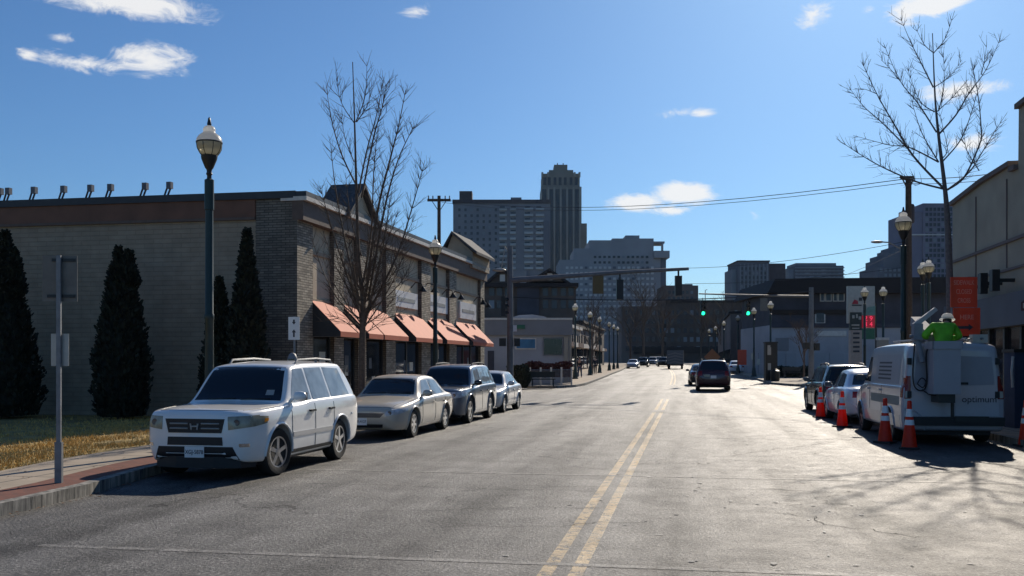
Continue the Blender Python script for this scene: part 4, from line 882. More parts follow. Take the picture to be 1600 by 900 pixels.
# blank olive facade on the right
olive = thing('parapet_building', 'olive stucco building with a straight parapet stepping up at the right edge', 'building', (9.0, 14.0, 0), R(90))
# local x runs away from us along the street, local y points left (to the street)
prof = [(0, 0), (21.4, 0), (21.4, 7.15), (18.0, 7.3), (15.2, 7.3), (15.2, 7.12), (14.7, 7.1), (14.65, 8.75), (0, 8.75)]
MB().prism(prof, 'y', 0, -14).build('wall', 'olive_wall', olive)
cp = MB(); pts = prof[2:]
for (a, b) in zip(pts, pts[1:]):
    if abs(a[0] - b[0]) > .1: cp.prism([a, b, (b[0], b[1] + .14), (a[0], a[1] + .14)], 'y', .12, -.4)
cp.build('parapet_cap', 'brown_block', olive)
MB().box(10.5, .02, 5.15, 21.38, .07, 5.24).build('rib', 'brown_block', olive); MB().box(10.5, .02, 4.35, 21.38, .06, 4.42).build('rib', 'brown_block', olive)
for xx in (15.6, 18.6): MB().box(xx, .0, 4.45, xx + .05, .03, 7.0).build('joint', 'brown_block', olive)
MB().box(8, .02, 2.75, 21.2, .34, 3.65).build('sign_band', 'steel_blue', olive)
MB().box(8, .01, -.05, 21.3, .05, 2.72).build('shop_front', 'window_glass', olive)
for xx in (12.6, 14.0, 15.4, 16.8, 18.2, 19.6, 21.0): MB().box(xx, .0, -.05, xx + .14, .14, 2.74).build('mullion', 'black_iron', olive)
MB().box(8, .03, -.05, 21.3, .12, .5).build('stall_riser', 'grey_wall', olive)
aw = MB(); aw.prism([(.05, 4.35), (1.35, 3.15), (1.35, 2.95), (.05, 2.95)], 'x', 5.0, 10.2); aw.v = [Vector((v.x, v.y, v.z)) for v in aw.v]
aw.build('awning', 'maroon_cloth', olive)
MB().box(5.2, 1.36, 3.0, 10.0, 1.37, 3.12).build('awning_lettering', 'sign_back', olive)
for xx in (15.0, 16.1, 17.4):
    fl = MB(); fl.box(xx - .05, .0, 4.0, xx + .05, .45, 4.1); fl.box(xx - .14, .42, 3.75, xx + .14, .62, 4.35); fl.build('floodlight', 'black_iron', olive)

# ================================================================ VEGETATION
def smooth_path(pts, n=5):
    pts = [Vector(p) for p in pts]; out = []
    for i in range(len(pts) - 1):
        p0, p1, p2, p3 = pts[max(i - 1, 0)], pts[i], pts[i + 1], pts[min(i + 2, len(pts) - 1)]
        for k in range(n):
            t = k / n; out.append(.5 * ((2 * p1) + (p2 - p0) * t + (2 * p0 - 5 * p1 + 4 * p2 - p3) * t * t + (-p0 + 3 * p1 - 3 * p2 + p3) * t ** 3))
    out.append(pts[-1]); return out
def bare_tree(name, label, trunk_px, limbs_px, d, r0, mat, twigs, seed, twig_len, spread=.8, up=.6):
    rn = random.Random(seed); base = G(trunk_px[0][0], d, .14); root = thing(name, label, 'tree', base)
    def W(p, off): q = P(p[0], p[1], d + off); return q - base
    tp = [Vector((0, 0, -.1))] + [W(p, 0) for p in trunk_px[1:]]
    path = smooth_path(tp, 6); n = len(path)
    tops = path[-1].z
    tr = MB(); tr.tube(path, [max(.012, r0 * (1 - .93 * (i / (n - 1)) ** .8)) * (1.35 if i == 0 else 1) for i in range(n)], 9)
    tr.build('trunk', mat, root, 60)
    br = MB()
    def twig(p, dirv, L, r, depth):
        k = 4; pts = [p]; dv = dirv.normalized()
        for i in range(k):
            dv = (dv + Vector((rn.uniform(-.10, .10), rn.uniform(-.10, .10), rn.uniform(.0, .10)))).normalized(); pts.append(pts[-1] + dv * L / k)
        br.tube(pts, [max(.0028, r * (1 - .75 * i / k)) for i in range(k + 1)], 4, cap=False)
        if depth and rn.random() < .55:
            for _ in range(rn.randint(1, 3)):
                i = rn.randint(1, k - 1); q = dv.cross(Vector((rn.uniform(-1, 1), rn.uniform(-1, 1), rn.uniform(-1, 1)))).normalized()
                twig(pts[i], dv * .8 + q * .7 + Vector((0, 0, .2)), L * rn.uniform(.4, .65), r * .6, depth - 1)
    for lp in limbs_px:
        a = rn.uniform(-1, 1) * spread; L = sum((Vector(q) - Vector(p)).length for p, q in zip(lp, lp[1:])) / FPX * d
        pts = []; m = len(lp)
        for i, p in enumerate(lp): pts.append(W(p, a * L * .5 * (i / (m - 1))))
        pth = smooth_path(pts, 5); k = len(pth); rb = min(r0 * .45, .008 + L * .0062)
        br.tube(pth, [max(.005, rb * (1 - .85 * i / (k - 1))) for i in range(k)], 6, cap=False)
        for t in range(int(L * twigs)):
            i = rn.randint(max(1, k // 6), k - 2); dv = (pth[i + 1] - pth[i]).normalized(); q = dv.cross(Vector((rn.uniform(-1, 1), rn.uniform(-1, 1), rn.uniform(-1, 1)))).normalized()
            twig(pth[i], dv * .75 + q * .75 + Vector((0, 0, up * .3)), rn.uniform(.4, 1.15) * twig_len * (1 - .35 * i / k), .0075, 1)
    br.build('branches', mat, root, 60)
    return root
def cv(lst, ox, oy, s): return [[(ox + x / s, oy + y / s) for x, y in l] for l in lst]
RT = cv([[(520, 880), (380, 730), (290, 580), (210, 440), (140, 290)], [(520, 885), (390, 850), (250, 790), (150, 735), (20, 650)], [(500, 760), (360, 690), (270, 680), (100, 635)], [(350, 690), (240, 580), (150, 500), (80, 410)],
         [(490, 620), (400, 480), (320, 380), (240, 200)], [(482, 525), (410, 470), (350, 310)], [(475, 410), (420, 300), (370, 200), (320, 80)], [(472, 245), (430, 205), (385, 115)], [(475, 250), (530, 180), (575, 50)], [(480, 408), (550, 360), (610, 280)],
         [(490, 525), (560, 460), (640, 370)], [(500, 630), (580, 540), (640, 440), (720, 330), (790, 180)], [(520, 755), (600, 660), (650, 540), (690, 400)], [(540, 890), (640, 810), (700, 720), (760, 620), (820, 530)],
         [(540, 890), (620, 830), (690, 680), (700, 620), (685, 450), (650, 270)], [(500, 760), (420, 620), (370, 460)], [(520, 740), (540, 690), (500, 520)], [(500, 520), (525, 400), (522, 250)], [(320, 380), (270, 320), (230, 280)], [(210, 440), (160, 420), (130, 415)], [(700, 350), (715, 280), (725, 210)], [(690, 800), (630, 700), (620, 600)]], 1300, 0, 3)
bare_tree('bare_tree', 'tall bare street tree with arching limbs behind the orange sign', [(1485, 600), (1484, 450), (1480, 340), (1476, 290), (1467, 215), (1461, 150), (1457, 52)], RT, 27, .125, 'grey_bark', 13, 11, .55, .7)
LT = cv([[(285, 780), (200, 600), (140, 390), (110, 190)], [(275, 420), (200, 300), (170, 160)], [(285, 415), (340, 260), (350, 60)], [(290, 415), (360, 300), (380, 160)], [(275, 650), (225, 520), (200, 380)], [(300, 830), (350, 580), (410, 360), (450, 150)], [(318, 860), (390, 500), (440, 330), (465, 190)]], 480, 80, 3.75)
LT += [[(572, 455), (590, 330), (608, 255), (622, 200), (634, 140)], [(575, 470), (600, 330), (622, 250), (648, 195)], [(580, 480), (620, 400), (648, 310), (664, 250)], [(575, 490), (610, 420), (650, 335)], [(560, 480), (532, 400), (512, 335), (500, 290)], [(565, 500), (530, 470), (503, 420), (487, 370)],
       [(562, 470), (542, 390), (525, 300), (517, 230)], [(575, 505), (605, 480), (640, 425)], [(562, 510), (540, 490), (515, 455)], [(568, 440), (580, 360), (584, 270), (590, 200)], [(565, 400), (548, 340), (540, 270)], [(570, 500), (590, 430), (604, 350), (612, 300)], [(560, 520), (535, 500), (508, 490)], [(572, 520), (600, 500), (625, 490)], [(566, 460), (552, 420), (540, 330)], [(568, 450), (596, 400), (622, 330)]]
_r = random.Random(12)
for _i in range(16):
    _x = 500 + 150 * (_i + .5) / 16 + _r.uniform(-6, 6); _y = _r.uniform(330, 440); _s = _r.uniform(470, 525)
    LT.append([(567 + _r.uniform(-3, 3), _s), (567 + (_x - 567) * .45, _s - (_s - _y) * .35), (567 + (_x - 567) * .8, _s - (_s - _y) * .7), (_x, _y)])
bare_tree('bare_tree', 'slim bare street tree with upswept branches in front of the awnings', [(565, 640), (566, 540), (567, 470), (560, 400), (557, 300), (554, 190), (551, 97)], LT, 26.6, .115, 'bark', 13, 5, .75, .8)
# far bare trees
def small_tree(name, label, px, d, h, seed, mat='bark', wide=.45):
    rn = random.Random(seed); base = G(px, d, .1); root = thing(name, label, 'tree', base); tr = MB(); tr.tube([(0, 0, -.2), (.03, 0, h * .3), (0, .05, h * .6)], [h * .02, h * .015, h * .01], 6); tr.build('trunk', mat, root, 60); br = MB()
    def go(p, dv, L, r, k):
        q = p + dv * L; mid = (p + q) / 2 + Vector((rn.uniform(-1, 1), rn.uniform(-1, 1), 0)) * L * .08; br.tube([p, mid, q], [r, r * .8, r * .6], 4, cap=False)
        if k:
            for _ in range(rn.randint(2, 4)): go(p + (q - p) * rn.uniform(.4, 1), (dv + Vector((rn.uniform(-1, 1), rn.uniform(-1, 1), rn.uniform(-.2, .6))) * .7).normalized(), L * rn.uniform(.5, .75), r * .55, k - 1)
    for i in range(7):
        a = rn.uniform(0, 6.28); go(Vector((0, 0, h * (.28 + .05 * i))), Vector((math.cos(a) * wide, math.sin(a) * wide, 1)).normalized(), h * .32, h * .008, 4)
    br.build('branches', mat, root, 60)
for i, (px, dd, h, lb) in enumerate(((1005, 205, 17, 'broad bare tree at the far left end of the street'), (1035, 225, 15, 'bare tree at the far end straight above the box truck'), (985, 170, 11, 'slender bare tree over the far left shops'), (925, 96, 7, 'small bare tree by the tan shop row'), (1128, 180, 12, 'bare tree at the far end beyond the roadworks sign'), (1152, 150, 9, 'bare tree behind the square orange sign'), (1095, 240, 14, 'bare tree at the far end above the dark car'), (1256, 74, 4.6, 'small dark spreading tree in front of the white garage wall'))):
    small_tree('bare_tree', lb, px, dd, h, 40 + i)
def leafy(name, label, loc, prof, seed, mat, nleaf, size, cat='tree', trunk=.12, core=True, lean=0, tips=()):
    """column of foliage: prof = [(z, radius)], leaf clumps spread through and just outside the volume"""
    rn = random.Random(seed); root = thing(name, label, cat, loc); zs = [p[0] for p in prof]
    if name == 'arborvitae': prof = [(a, b * .83) for a, b in prof]; zs = [p[0] for p in prof]
    def rad(z): return interp(prof, z)
    if trunk: MB().tube([(0, 0, -.1), (0, 0, zs[-1] * .6)], [trunk, trunk * .5], 7).build('trunk', 'bark', root)
    c = MB()
    if core:
        k = 20; o = len(c.v)
        c.lathe([(rad(zs[0] + (zs[-1] - zs[0]) * i / 16) * .86 + .01, zs[0] + (zs[-1] - zs[0]) * i / 16) for i in range(17)], k)
        for v in c.v: s_ = 1 + .10 * math.sin(v.z * 5 + math.atan2(v.y, v.x) * 3 + seed); v.x *= s_; v.y *= s_
    spots = [(0, 0, prof)] + list(tips)
    for i in range(nleaf):
        ox, oy, pf = spots[0] if (not tips or rn.random() < .8) else rn.choice(spots[1:])
        z0, z1 = pf[0][0], pf[-1][0]; z = z0 + (z1 - z0) * rn.random() ** 1.25; rr = interp(pf, z) * (1 + .16 * math.sin(z * 4 + seed) * math.cos(i % 7)) * rn.uniform(.80, 1.05 + .08 * (rn.random() < .2)); a = rn.uniform(0, 6.283)
        p = Vector((ox + rr * math.cos(a), oy + rr * math.sin(a), z)); s_ = size * rn.uniform(.5, 1.6); dv = Vector((math.cos(a) * .5 + rn.uniform(-.4, .4), math.sin(a) * .5 + rn.uniform(-.4, .4), rn.uniform(.4, 1.2))).normalized(); q = dv.orthogonal().normalized(); q = (Matrix.Rotation(rn.uniform(0, 6.28), 3, dv) @ q) * s_ * .35
        c.v += [p - q, p + q, p + q * .5 + dv * s_, p - q * .5 + dv * s_]; n = len(c.v); c.f.append((n - 4, n - 3, n - 2, n - 1)); c.m.append(0)
    c.build('crown', mat, root, fix=False)
    return root
def wall_pt(px, y): u = (px - 800) / FPX; rx, ry = -math.sin(PSI) + u * math.cos(PSI), math.cos(PSI) + u * math.sin(PSI); return (rx * y / ry, y, .12)
leafy('arborvitae', 'dark arborvitae with a forked tip in the middle of the brick wall', wall_pt(190, 24.8), [(.1, .62), (.5, .80), (1.6, .82), (2.6, .68), (3.5, .46), (4.1, .28), (4.5, .10)], 1, 'conifer', 9000, .10, tips=[(-.1, 0, [(3.8, .3), (4.3, .17), (4.85, .03)]), (.22, 0, [(3.8, .3), (4.3, .15), (4.75, .03)])])
leafy('arborvitae', 'widest dark arborvitae cut off by the left edge', wall_pt(8, 24.6), [(.1, .9), (.6, 1.1), (1.6, 1.0), (2.8, .70), (3.8, .42), (4.6, .22), (5.35, .04)], 2, 'conifer', 10000, .10, tips=[(.25, 0, [(3.6, .3), (4.3, .2), (4.85, .04)])])
leafy('arborvitae', 'tall dark arborvitae right of the lamp beside the stone pier', wall_pt(386, 24.9), [(.1, .5), (.6, .62), (1.8, .6), (2.8, .48), (3.6, .34), (4.5, .17), (5.25, .03)], 3, 'conifer', 8000, .10)
leafy('arborvitae', 'small dark arborvitae just behind the left lamp', wall_pt(343, 25.1), [(.1, .5), (.6, .6), (1.8, .5), (2.6, .34), (3.3, .18), (3.95, .03)], 4, 'conifer', 5000, .10)
leafy('hedge_shrub', 'clipped dark shrub at the left corner beyond the junction', G(809, 57, .1), [(0, .5), (.3, .62), (.9, .6), (1.2, .4)], 31, 'hedge_green', 1500, .16, 'shrub', .03)
def hedge(name, label, p0, p1, h0, h1, th, mat, n, seed):
    rn = random.Random(seed); p0 = Vector(p0); p1 = Vector(p1); c = MB(); dv = (p1 - p0); L = dv.length; dv.normalize(); nn = Vector((-dv.y, dv.x, 0))
    root = tag(c.build(name, mat), label, 'hedge') if False else None
    k = 14
    for i in range(k): pass
    for i in range(n):
        t = rn.random() * L; z = rn.uniform(h0, h1 * (1 + .06 * math.sin(t * 3))); o = rn.uniform(-th, th); p = p0 + dv * t + nn * o + Vector((0, 0, z)); s_ = rn.uniform(.08, .2); a = Vector((rn.uniform(-1, 1), rn.uniform(-1, 1), rn.uniform(-.3, 1))).normalized() * s_; b = a.orthogonal().normalized() * s_ * .5
        c.quad(p - b, p + b, p + a + b * .6, p + a - b * .6)
    return tag(c.build(name, mat, fix=False), label, 'hedge')
hedge('hedge', 'reddish brown hedge behind the pale fence at the corner', G(822, 62, .1), G(892, 62, .1), .55, 1.35, .35, 'hedge_rust', 6000, 8)
hedge('hedge', 'low dark hedge in front of the white garage wall on the right', G(1214, 80, .1), G(1262, 80, .1), .1, .9, .4, 'hedge_green', 2500, 9)


# ================================================================ STREET FURNITURE
lamp0 = None
def make_lamp():
    t = thing('street_lamp', 'x', 'street lamp')
    MB().lathe([(.25, -.02), (.25, .10), (.20, .16), (.19, .5), (.15, .62), (.16, .68), (.11, .80), (.085, .95), (.078, 2.4), (.088, 2.42), (.088, 2.50), (.076, 2.52), (.07, 4.42), (.086, 4.43), (.086, 4.98), (.05, 5.0)], 18).build('pole', 'green_iron', t, 35)
    MB().lathe([(.045, 4.99), (.04, 5.06), (.06, 5.09), (.045, 5.13), (.05, 5.17), (.075, 5.2), (.14, 5.36), (.15, 5.42), (.13, 5.44)], 16).build('lamp_holder', 'black_iron', t, 40)
    MB().lathe([(.135, 5.43), (.185, 5.49), (.22, 5.56), (.232, 5.63), (.226, 5.67)], 20).build('globe', 'globe_glass', t, 60)
    rb = MB()
    for k in range(8):
        a = 2 * math.pi * k / 8; rb.tube([(r * math.cos(a), r * math.sin(a), z) for r, z in ((.14, 5.43), (.19, 5.49), (.225, 5.56), (.237, 5.65))], .007, 4)
    rb.lathe([(.22, 5.655), (.24, 5.66), (.24, 5.68), (.22, 5.685)], 20)
    rb.build('globe_rib', 'black_iron', t)
    MB().lathe([(.234, 5.685), (.222, 5.74), (.18, 5.80), (.12, 5.845), (.105, 5.87), (.115, 5.91), (.085, 5.96), (.03, 5.985)], 20).build('globe_cap', 'globe_cap', t, 60)
    MB().lathe([(.03, 5.97), (.042, 6.01), (.03, 6.06), (.02, 6.12), (.004, 6.14)], 10).build('finial', 'black_iron', t, 60)
    return t
LAMPS = [(327, 17.7, 1.0, 'nearest left globe street lamp rising behind the white SUV with square grille'), (680, 33.6, .99, 'globe street lamp between the awnings behind the slate grey SUV'), (898.7, 76, 1.0, 'first globe street lamp beyond the junction on the left beside the litter bin'),
         (922, 90, 1.0, 'globe street lamp on the far left pavement, second past the litter bin'), (937, 102, 1.0, 'globe street lamp on the far left pavement, third past the litter bin'), (952, 118, 1.0, 'globe street lamp on the far left pavement, fourth past the litter bin'), (959, 128, 1.0, 'globe street lamp on the far left pavement, fifth past the litter bin'), (965, 137, 1.0, 'farthest globe street lamp on the left pavement'),
         (1411.5, 29.8, 1.05, 'tall globe street lamp on the right beside the timber pole'), (1442, 42.5, 1.0, 'left one of two overlapping globe lamps above the bucket van'), (1451, 41.5, 1.0, 'right one of two overlapping globe lamps above the bucket van'), (1380, 57, .99, 'globe lamp right of the fuel price sign'), (1351, 57.5, .99, 'globe lamp in front of the fuel price sign'),
         (1204, 73, 1.0, 'globe street lamp by the dark utility cabinet right of the junction'), (1178, 83, 1.0, 'globe street lamp right of the square orange sign'), (1153, 98, 1.0, 'globe street lamp just left of the square orange sign'), (1131, 115, 1.0, 'globe street lamp left of the square orange sign, behind the roadworks diamond'), (1118, 135, 1.0, 'globe street lamp on the far right above the dark SUV'), (1108, 150, 1.0, 'farthest globe street lamp on the right')]
lamp0 = make_lamp()
for i, (px, dd, sc, lb) in enumerate(LAMPS):
    o = lamp0 if i == 0 else copy_tree(lamp0); o.location = G(px, dd, .13); o.scale = (sc,) * 3; o['label'] = lb; o['group'] = 'globe street lamps along the pavements'
# sign post near left, seen from behind
b = G(92, 12.75, .14); T = thing('sign_post', 'grey metal sign post with the backs of two signs, nearest on the left', 'sign', b, PSI + R(4))
po = MB(); po.box(-.028, -.02, 0, .028, .02, 3.03); po.build('post', 'galvanised', T); MB().box(-.045, -.032, -.02, .045, .032, .55).build('post_sleeve', 'galvanised', T)
MB().prism([(-.225, 2.42), (.225, 2.42), (.225, 3.03), (-.225, 3.03)], 'y', .034, .040).build('upper_sign', 'rear_plate', T); MB().box(-.115, .034, 1.56, .115, .040, 1.99).build('lower_sign', 'sign_back', T)
bk = MB(); bk.box(-.10, .018, 2.95, .20, .034, 2.99); bk.box(-.16, .018, 2.47, .2, .034, 2.51); bk.build('bracket', 'black_iron', T)
# parking sign on the pavement
b = G(460, 21.0, .14); T = thing('parking_sign', 'white parking sign with a black arrow by the stone pier', 'sign', b, PSI - R(4))
MB().tube([(0, 0, 0), (0, 0, 2.62)], .025, 8).build('post', 'galvanised', T); sg = MB().box(-.125, -.035, 2.10, .125, -.027, 2.6).build('sign_plate', 'white_sign', T)
MB().add([(-.02, -.038, 2.16), (.02, -.038, 2.16), (.02, -.038, 2.26), (.05, -.038, 2.26), (0, -.038, 2.33), (-.05, -.038, 2.26), (-.02, -.038, 2.26)], [tuple(range(7))]).build('arrow', 'text_dark', sg); MB().add([(-.02, -.038, 2.54), (.02, -.038, 2.54), (.02, -.038, 2.49), (.045, -.038, 2.49), (0, -.038, 2.43), (-.045, -.038, 2.49), (-.02, -.038, 2.49)], [tuple(range(7))]).build('arrow', 'text_dark', sg)
b = G(457, 20.2, .14); T = thing('parking_meter', 'parking meter showing above the roof of the white SUV', 'parking meter', b, PSI)
MB().tube([(0, 0, 0), (0, 0, 1.3)], .03, 8).build('post', 'galvanised', T); MB().lathe([(.05, 1.28), (.10, 1.38), (.115, 1.55), (.11, 1.68), (.07, 1.78), (.02, 1.81)], 14).build('meter_head', 'galvanised', T, 50); MB().box(-.06, -.12, 1.55, .06, -.10, 1.68).build('meter_window', 'window_glass', T)

def signal_head(parent, loc, rz, lit=None, nm='signal_head'):
    h = MB().box(-.17, -.12, -1.02, .17, .10, 0).build(nm, 'black_iron', parent); h.location = loc; h.rotation_euler = (0, 0, rz)
    for k in range(3):
        zc = -.18 - .33 * k; MB().lathe([(.125, -.125), (.13, -.128)], 16, (0, 0, zc), 'y').build('lens', 'green_signal' if (lit and k == 2) else 'unlit_lens', h)
        v = MB()
        for j in range(9):
            a0, a1 = R(-20 + 220 * j / 9), R(-20 + 220 * (j + 1) / 9); v.quad((.14 * math.cos(a0), -.12, zc + .14 * math.sin(a0)), (.14 * math.cos(a1), -.12, zc + .14 * math.sin(a1)), (.14 * math.cos(a1), -.34, zc + .14 * math.sin(a1)), (.14 * math.cos(a0), -.34, zc + .14 * math.sin(a0)))
        v.build('visor', 'black_iron', h)
    MB().tube([(0, 0, -.01), (0, 0, .22)], .03, 6).build('hanger', 'black_iron', h)
    return h
# near mast arm, reaching from the left pavement
dd = 48.5; b = G(797, dd, .12); T = thing('traffic_signal', 'grey mast arm with two black signal backs reaching in from the left', 'traffic signal', b, PSI)
q = lambda px, py: ((px - 797) / FPX * dd, 0, EYE + (HOR - py) / FPX * dd - b.z)
MB().lathe([(.26, 0), (.26, .12), (.17, .18), (.16, 3), (.13, q(0, 385)[2])], 14).build('pole', 'signal_pole', T, 40)
MB().tube([q(797, 438), q(880, 432), q(980, 425), q(1076, 420)], [.15, .12, .10, .08], 10).build('mast_arm', 'signal_pole', T, 40)
signal_head(T, q(968.5, 437), R(180)); signal_head(T, q(1060, 431), R(180)); sm = MB(); sm.tube([q(1060, 423), q(1060, 431)], .05, 6); sm.tube([q(968.5, 427), q(968.5, 437)], .05, 6); sm.build('clamp', 'black_iron', T)
MB().box(q(926, 0)[0], -.02, q(0, 459)[2], q(943, 0)[0], .02, q(0, 431)[2]).build('hanging_sign', 'signal_yellow', T)
sh = signal_head(T, (-.35, 0, q(0, 463)[2]), R(90)); MB().box(-.55, -.2, 2.35, -.2, .15, 2.75).build('pedestrian_signal', 'black_iron', T); MB().box(.2, -.15, 2.35, .5, .15, 2.75).build('pedestrian_signal', 'black_iron', T); MB().box(.15, -.02, q(0, 518)[2], .34, .02, q(0, 508)[2]).build('number_sign', 'white_sign', T)
lum = MB(); lum.tube([(-.0, 0, q(0, 400)[2]), (-.25, 0, q(0, 422)[2] + 1.2), (-.45, 0, q(0, 422)[2])], .03, 6); lum.ball((-.55, 0, q(0, 422)[2]), .35, .16, .09); lum.build('luminaire', 'sign_back', T, 50)
# far mast arm from the right with green lights
dd = 66; b = G(1267.5, dd, .12); T = thing('traffic_signal', 'mast arm with two green lights reaching in from the right beyond the junction', 'traffic signal', b, PSI)
q = lambda px, py: ((px - 1267.5) / FPX * dd, 0, EYE + (HOR - py) / FPX * dd - b.z)
MB().lathe([(.26, 0), (.26, .12), (.19, .18), (.18, 3), (.15, q(0, 449)[2])], 14).build('pole', 'signal_pole', T, 40); MB().tube([q(1267.5, 463), q(1200, 462), q(1092, 459)], [.085, .07, .045], 8).build('mast_arm', 'signal_pole', T, 40)
for px in (1098, 1168): signal_head(T, q(px, 470.5), 0, True)
MB().box(q(1188, 0)[0], -.02, q(0, 486)[2], q(1199, 0)[0], .02, q(0, 466)[2]).build('lane_sign', 'rear_plate', T); MB().box(-.5, -.15, 2.3, -.15, .15, 2.75).build('pedestrian_signal', 'black_iron', T); MB().box(.2, -.15, 2.2, .55, .15, 2.7).build('pedestrian_signal', 'black_iron', T)
# utility poles
def crossarm_pole(name, label, px, d, top, r=.16, arms=(.0,), mat='timber_pole'):
    b = G(px, d, 0); T = thing(name, label, 'utility pole', b, PSI); h = EYE + (HOR - top) / FPX * d - b.z
    MB().tube([(0, 0, -.3), (0, 0, h * .5), (0, 0, h)], [r, r * .85, r * .68], 10).build('pole', mat, T, 50)
    return T, h
T, h = crossarm_pole('utility_pole', 'timber utility pole with a crossarm behind the shop gable', 686, 78, 306, .2)
ca = MB(); ca.box(-.95, -.08, h - .45, .95, .08, h - .25); ca.tube([(-.55, 0, h - .45), (0, 0, h - 1.3)], .03, 5); ca.tube([(.55, 0, h - .45), (0, 0, h - 1.3)], .03, 5); c_ = ca.build('crossarm', 'timber_pole', T)
for x_ in (-.85, -.5, .5, .85): MB().lathe([(.03, 0), (.06, .08), (.04, .16), (.06, .22), (.02, .27)], 8, (x_, 0, h - .25)).build('insulator', 'grey_wall', c_)
T, h = crossarm_pole('utility_pole', 'dark timber pole with a street light arm behind the right globe lamp', 1419.5, 40, 276, .17)
ca = MB(); ca.tube([(0, 0, h - .15), (-.35, 0, h + .0)], .06, 6); ca.box(-.32, -.06, h - .12, .22, .06, h + .02); ca.tube([(-.25, 0, h - .1), (0, 0, h - .6)], .03, 5); ca.tube([(.2, 0, h - .1), (0, 0, h - .6)], .03, 5); ca.build('crossarm', 'timber_pole', T)
lb_ = MB(); z0 = EYE + (HOR - 389) / FPX * 40; lb_.tube([(0, 0, z0 - .2), (-.5, 0, z0 + .05), (-.8, 0, z0 + .22), (-1.15, 0, z0 + .24)], .03, 6); lb_.build('lamp_arm', 'galvanised', T); MB().ball((-1.3, 0, z0 + .24), .28, .12, .06).build('luminaire', 'galvanised', T, 60)
MB().lathe([(.13, h - 1.9), (.15, h - 1.85), (.15, h - 1.2), (.11, h - 1.12)], 12, (.18, .2, 0)).build('transformer', 'dark_siding', T, 40)
def wire(label, a, b, sag, r=.02, n=14, group='overhead wires'):
    a = Vector(a); b = Vector(b); m = MB(); m.tube([a + (b - a) * (i / n) - Vector((0, 0, sag * 4 * (i / n) * (1 - i / n))) for i in range(n + 1)], r, 5)
    tag(m.build('overhead_wire', 'black_plastic'), label, 'wire', group)
pr = P(1419, 279, 40)
wire('upper overhead wire running from the right timber pole to the left pole', P(690, 312, 78), pr, .9, .017); wire('lower overhead wire running from the right timber pole to the left pole', P(690, 316, 78), pr + Vector((0, 0, -.16)), .9, .014)
wire('upper overhead wire crossing in front of the right tree', pr, P(1640, 258, 25), .12, .014); wire('lower overhead wire crossing in front of the right tree', pr + Vector((0, 0, -.2)), P(1640, 268, 25), .12, .011)
wire('thin overhead wire passing above the long black roof', P(1070, 419, 60), P(1412, 378, 41), .25, .012); wire('thin overhead wire just above the long black roof', P(1070, 443, 60), P(1412, 418, 41), .2, .011); wire('black signal cable strung across the junction between the two mast poles', P(797, 464, 48.5), P(1267, 455, 66), .35, .03)
wire('slanting guy wire left of the right timber pole', P(1320, 430, 66), P(1419, 386, 40), .05, .011)
# fuel price sign
dd = 60; b = G(1338, dd, .12); T = thing('price_sign', 'tall white fuel price sign with red digits and a green base', 'sign', b, PSI); q = lambda px: (px - 1338) / FPX * dd; z = lambda py: EYE + (HOR - py) / FPX * dd - b.z
MB().box(q(1325), 0, z(505), q(1367), .3, z(447)).build('upper_panel', 'sign_back', T); MB().box(q(1328), -.1, 0, q(1346), .25, z(516)).build('lower_panel', 'beige_sign', T)
lg = MB(); lg.prism([(q(1331), z(475)), (q(1341), z(475)), (q(1340), z(470)), (q(1335), z(468))], 'y', -.03, 0); lg.build('logo', 'logo_red', T); MB().box(q(1331), -.03, z(478), q(1346), 0, z(476)).build('logo_bar', 'text_dark', T); MB().box(q(1342), -.03, z(470), q(1347), 0, z(465)).build('logo_mark', 'text_dark', T)
dk = MB().box(q(1328), -.06, z(516), q(1346), .2, z(488)).build('service_panel', 'dark_sign', T)
for (a, b2, c, e) in ((1331, 495, 3.5, 5), (1337, 494, 2.5, 6), (1341, 497, 3.5, 5), (1330, 508, 12, 2), (1331, 513, 11, 1.5)): MB().box(q(a), -.09, z(b2 + e / 2), q(a + c), -.06, z(b2 - e / 2)).build('pictogram', 'sign_back', dk)
for k in range(5): MB().box(q(1332), -.13, z(521 + 7 * k) - .06, q(1342), -.1, z(521 + 7 * k) + .06).build('lettering', 'text_dark', T)
MB().prism([(q(1346), z(493)), (q(1367), z(493)), (q(1367), z(478)), (q(1356), z(480))], 'y', -.08, .2).build('top_panel', 'teal_sign', T)
ld = MB().box(q(1346.5), -.1, z(512), q(1366), .2, z(493)).build('price_display', 'led_board', T)
text('2 9', .42, 'red_led', ld, (q(1356), -.11, z(498)), (R(90), 0, 0), 'price_digits'); text('3 4', .42, 'red_led', ld, (q(1356), -.11, z(507)), (R(90), 0, 0), 'price_digits')
MB().box(q(1346.5), -.08, z(530), q(1366), .2, z(513)).build('base_panel', 'pump_green', T); MB().box(q(1368), -.05, 0, q(1370), .1, z(474)).build('pole', 'black_iron', T)
b = G(1379, 56, .12); T = thing('tan_pillar', 'tan painted pillar right of the fuel price sign', 'pillar', b, PSI); MB().box(-.28, -.2, 0, .28, .2, 2.75).build('shaft', 'tan_wall', T); MB().box(-.31, -.23, 2.75, .31, .23, 2.9).build('cap', 'pale_trim', T)
for k, zz in enumerate((1.0, 1.5, 2.0)): MB().box(-.12, -.22, zz, .14, -.2, zz + .3).build('notice', 'dark_sign', T)
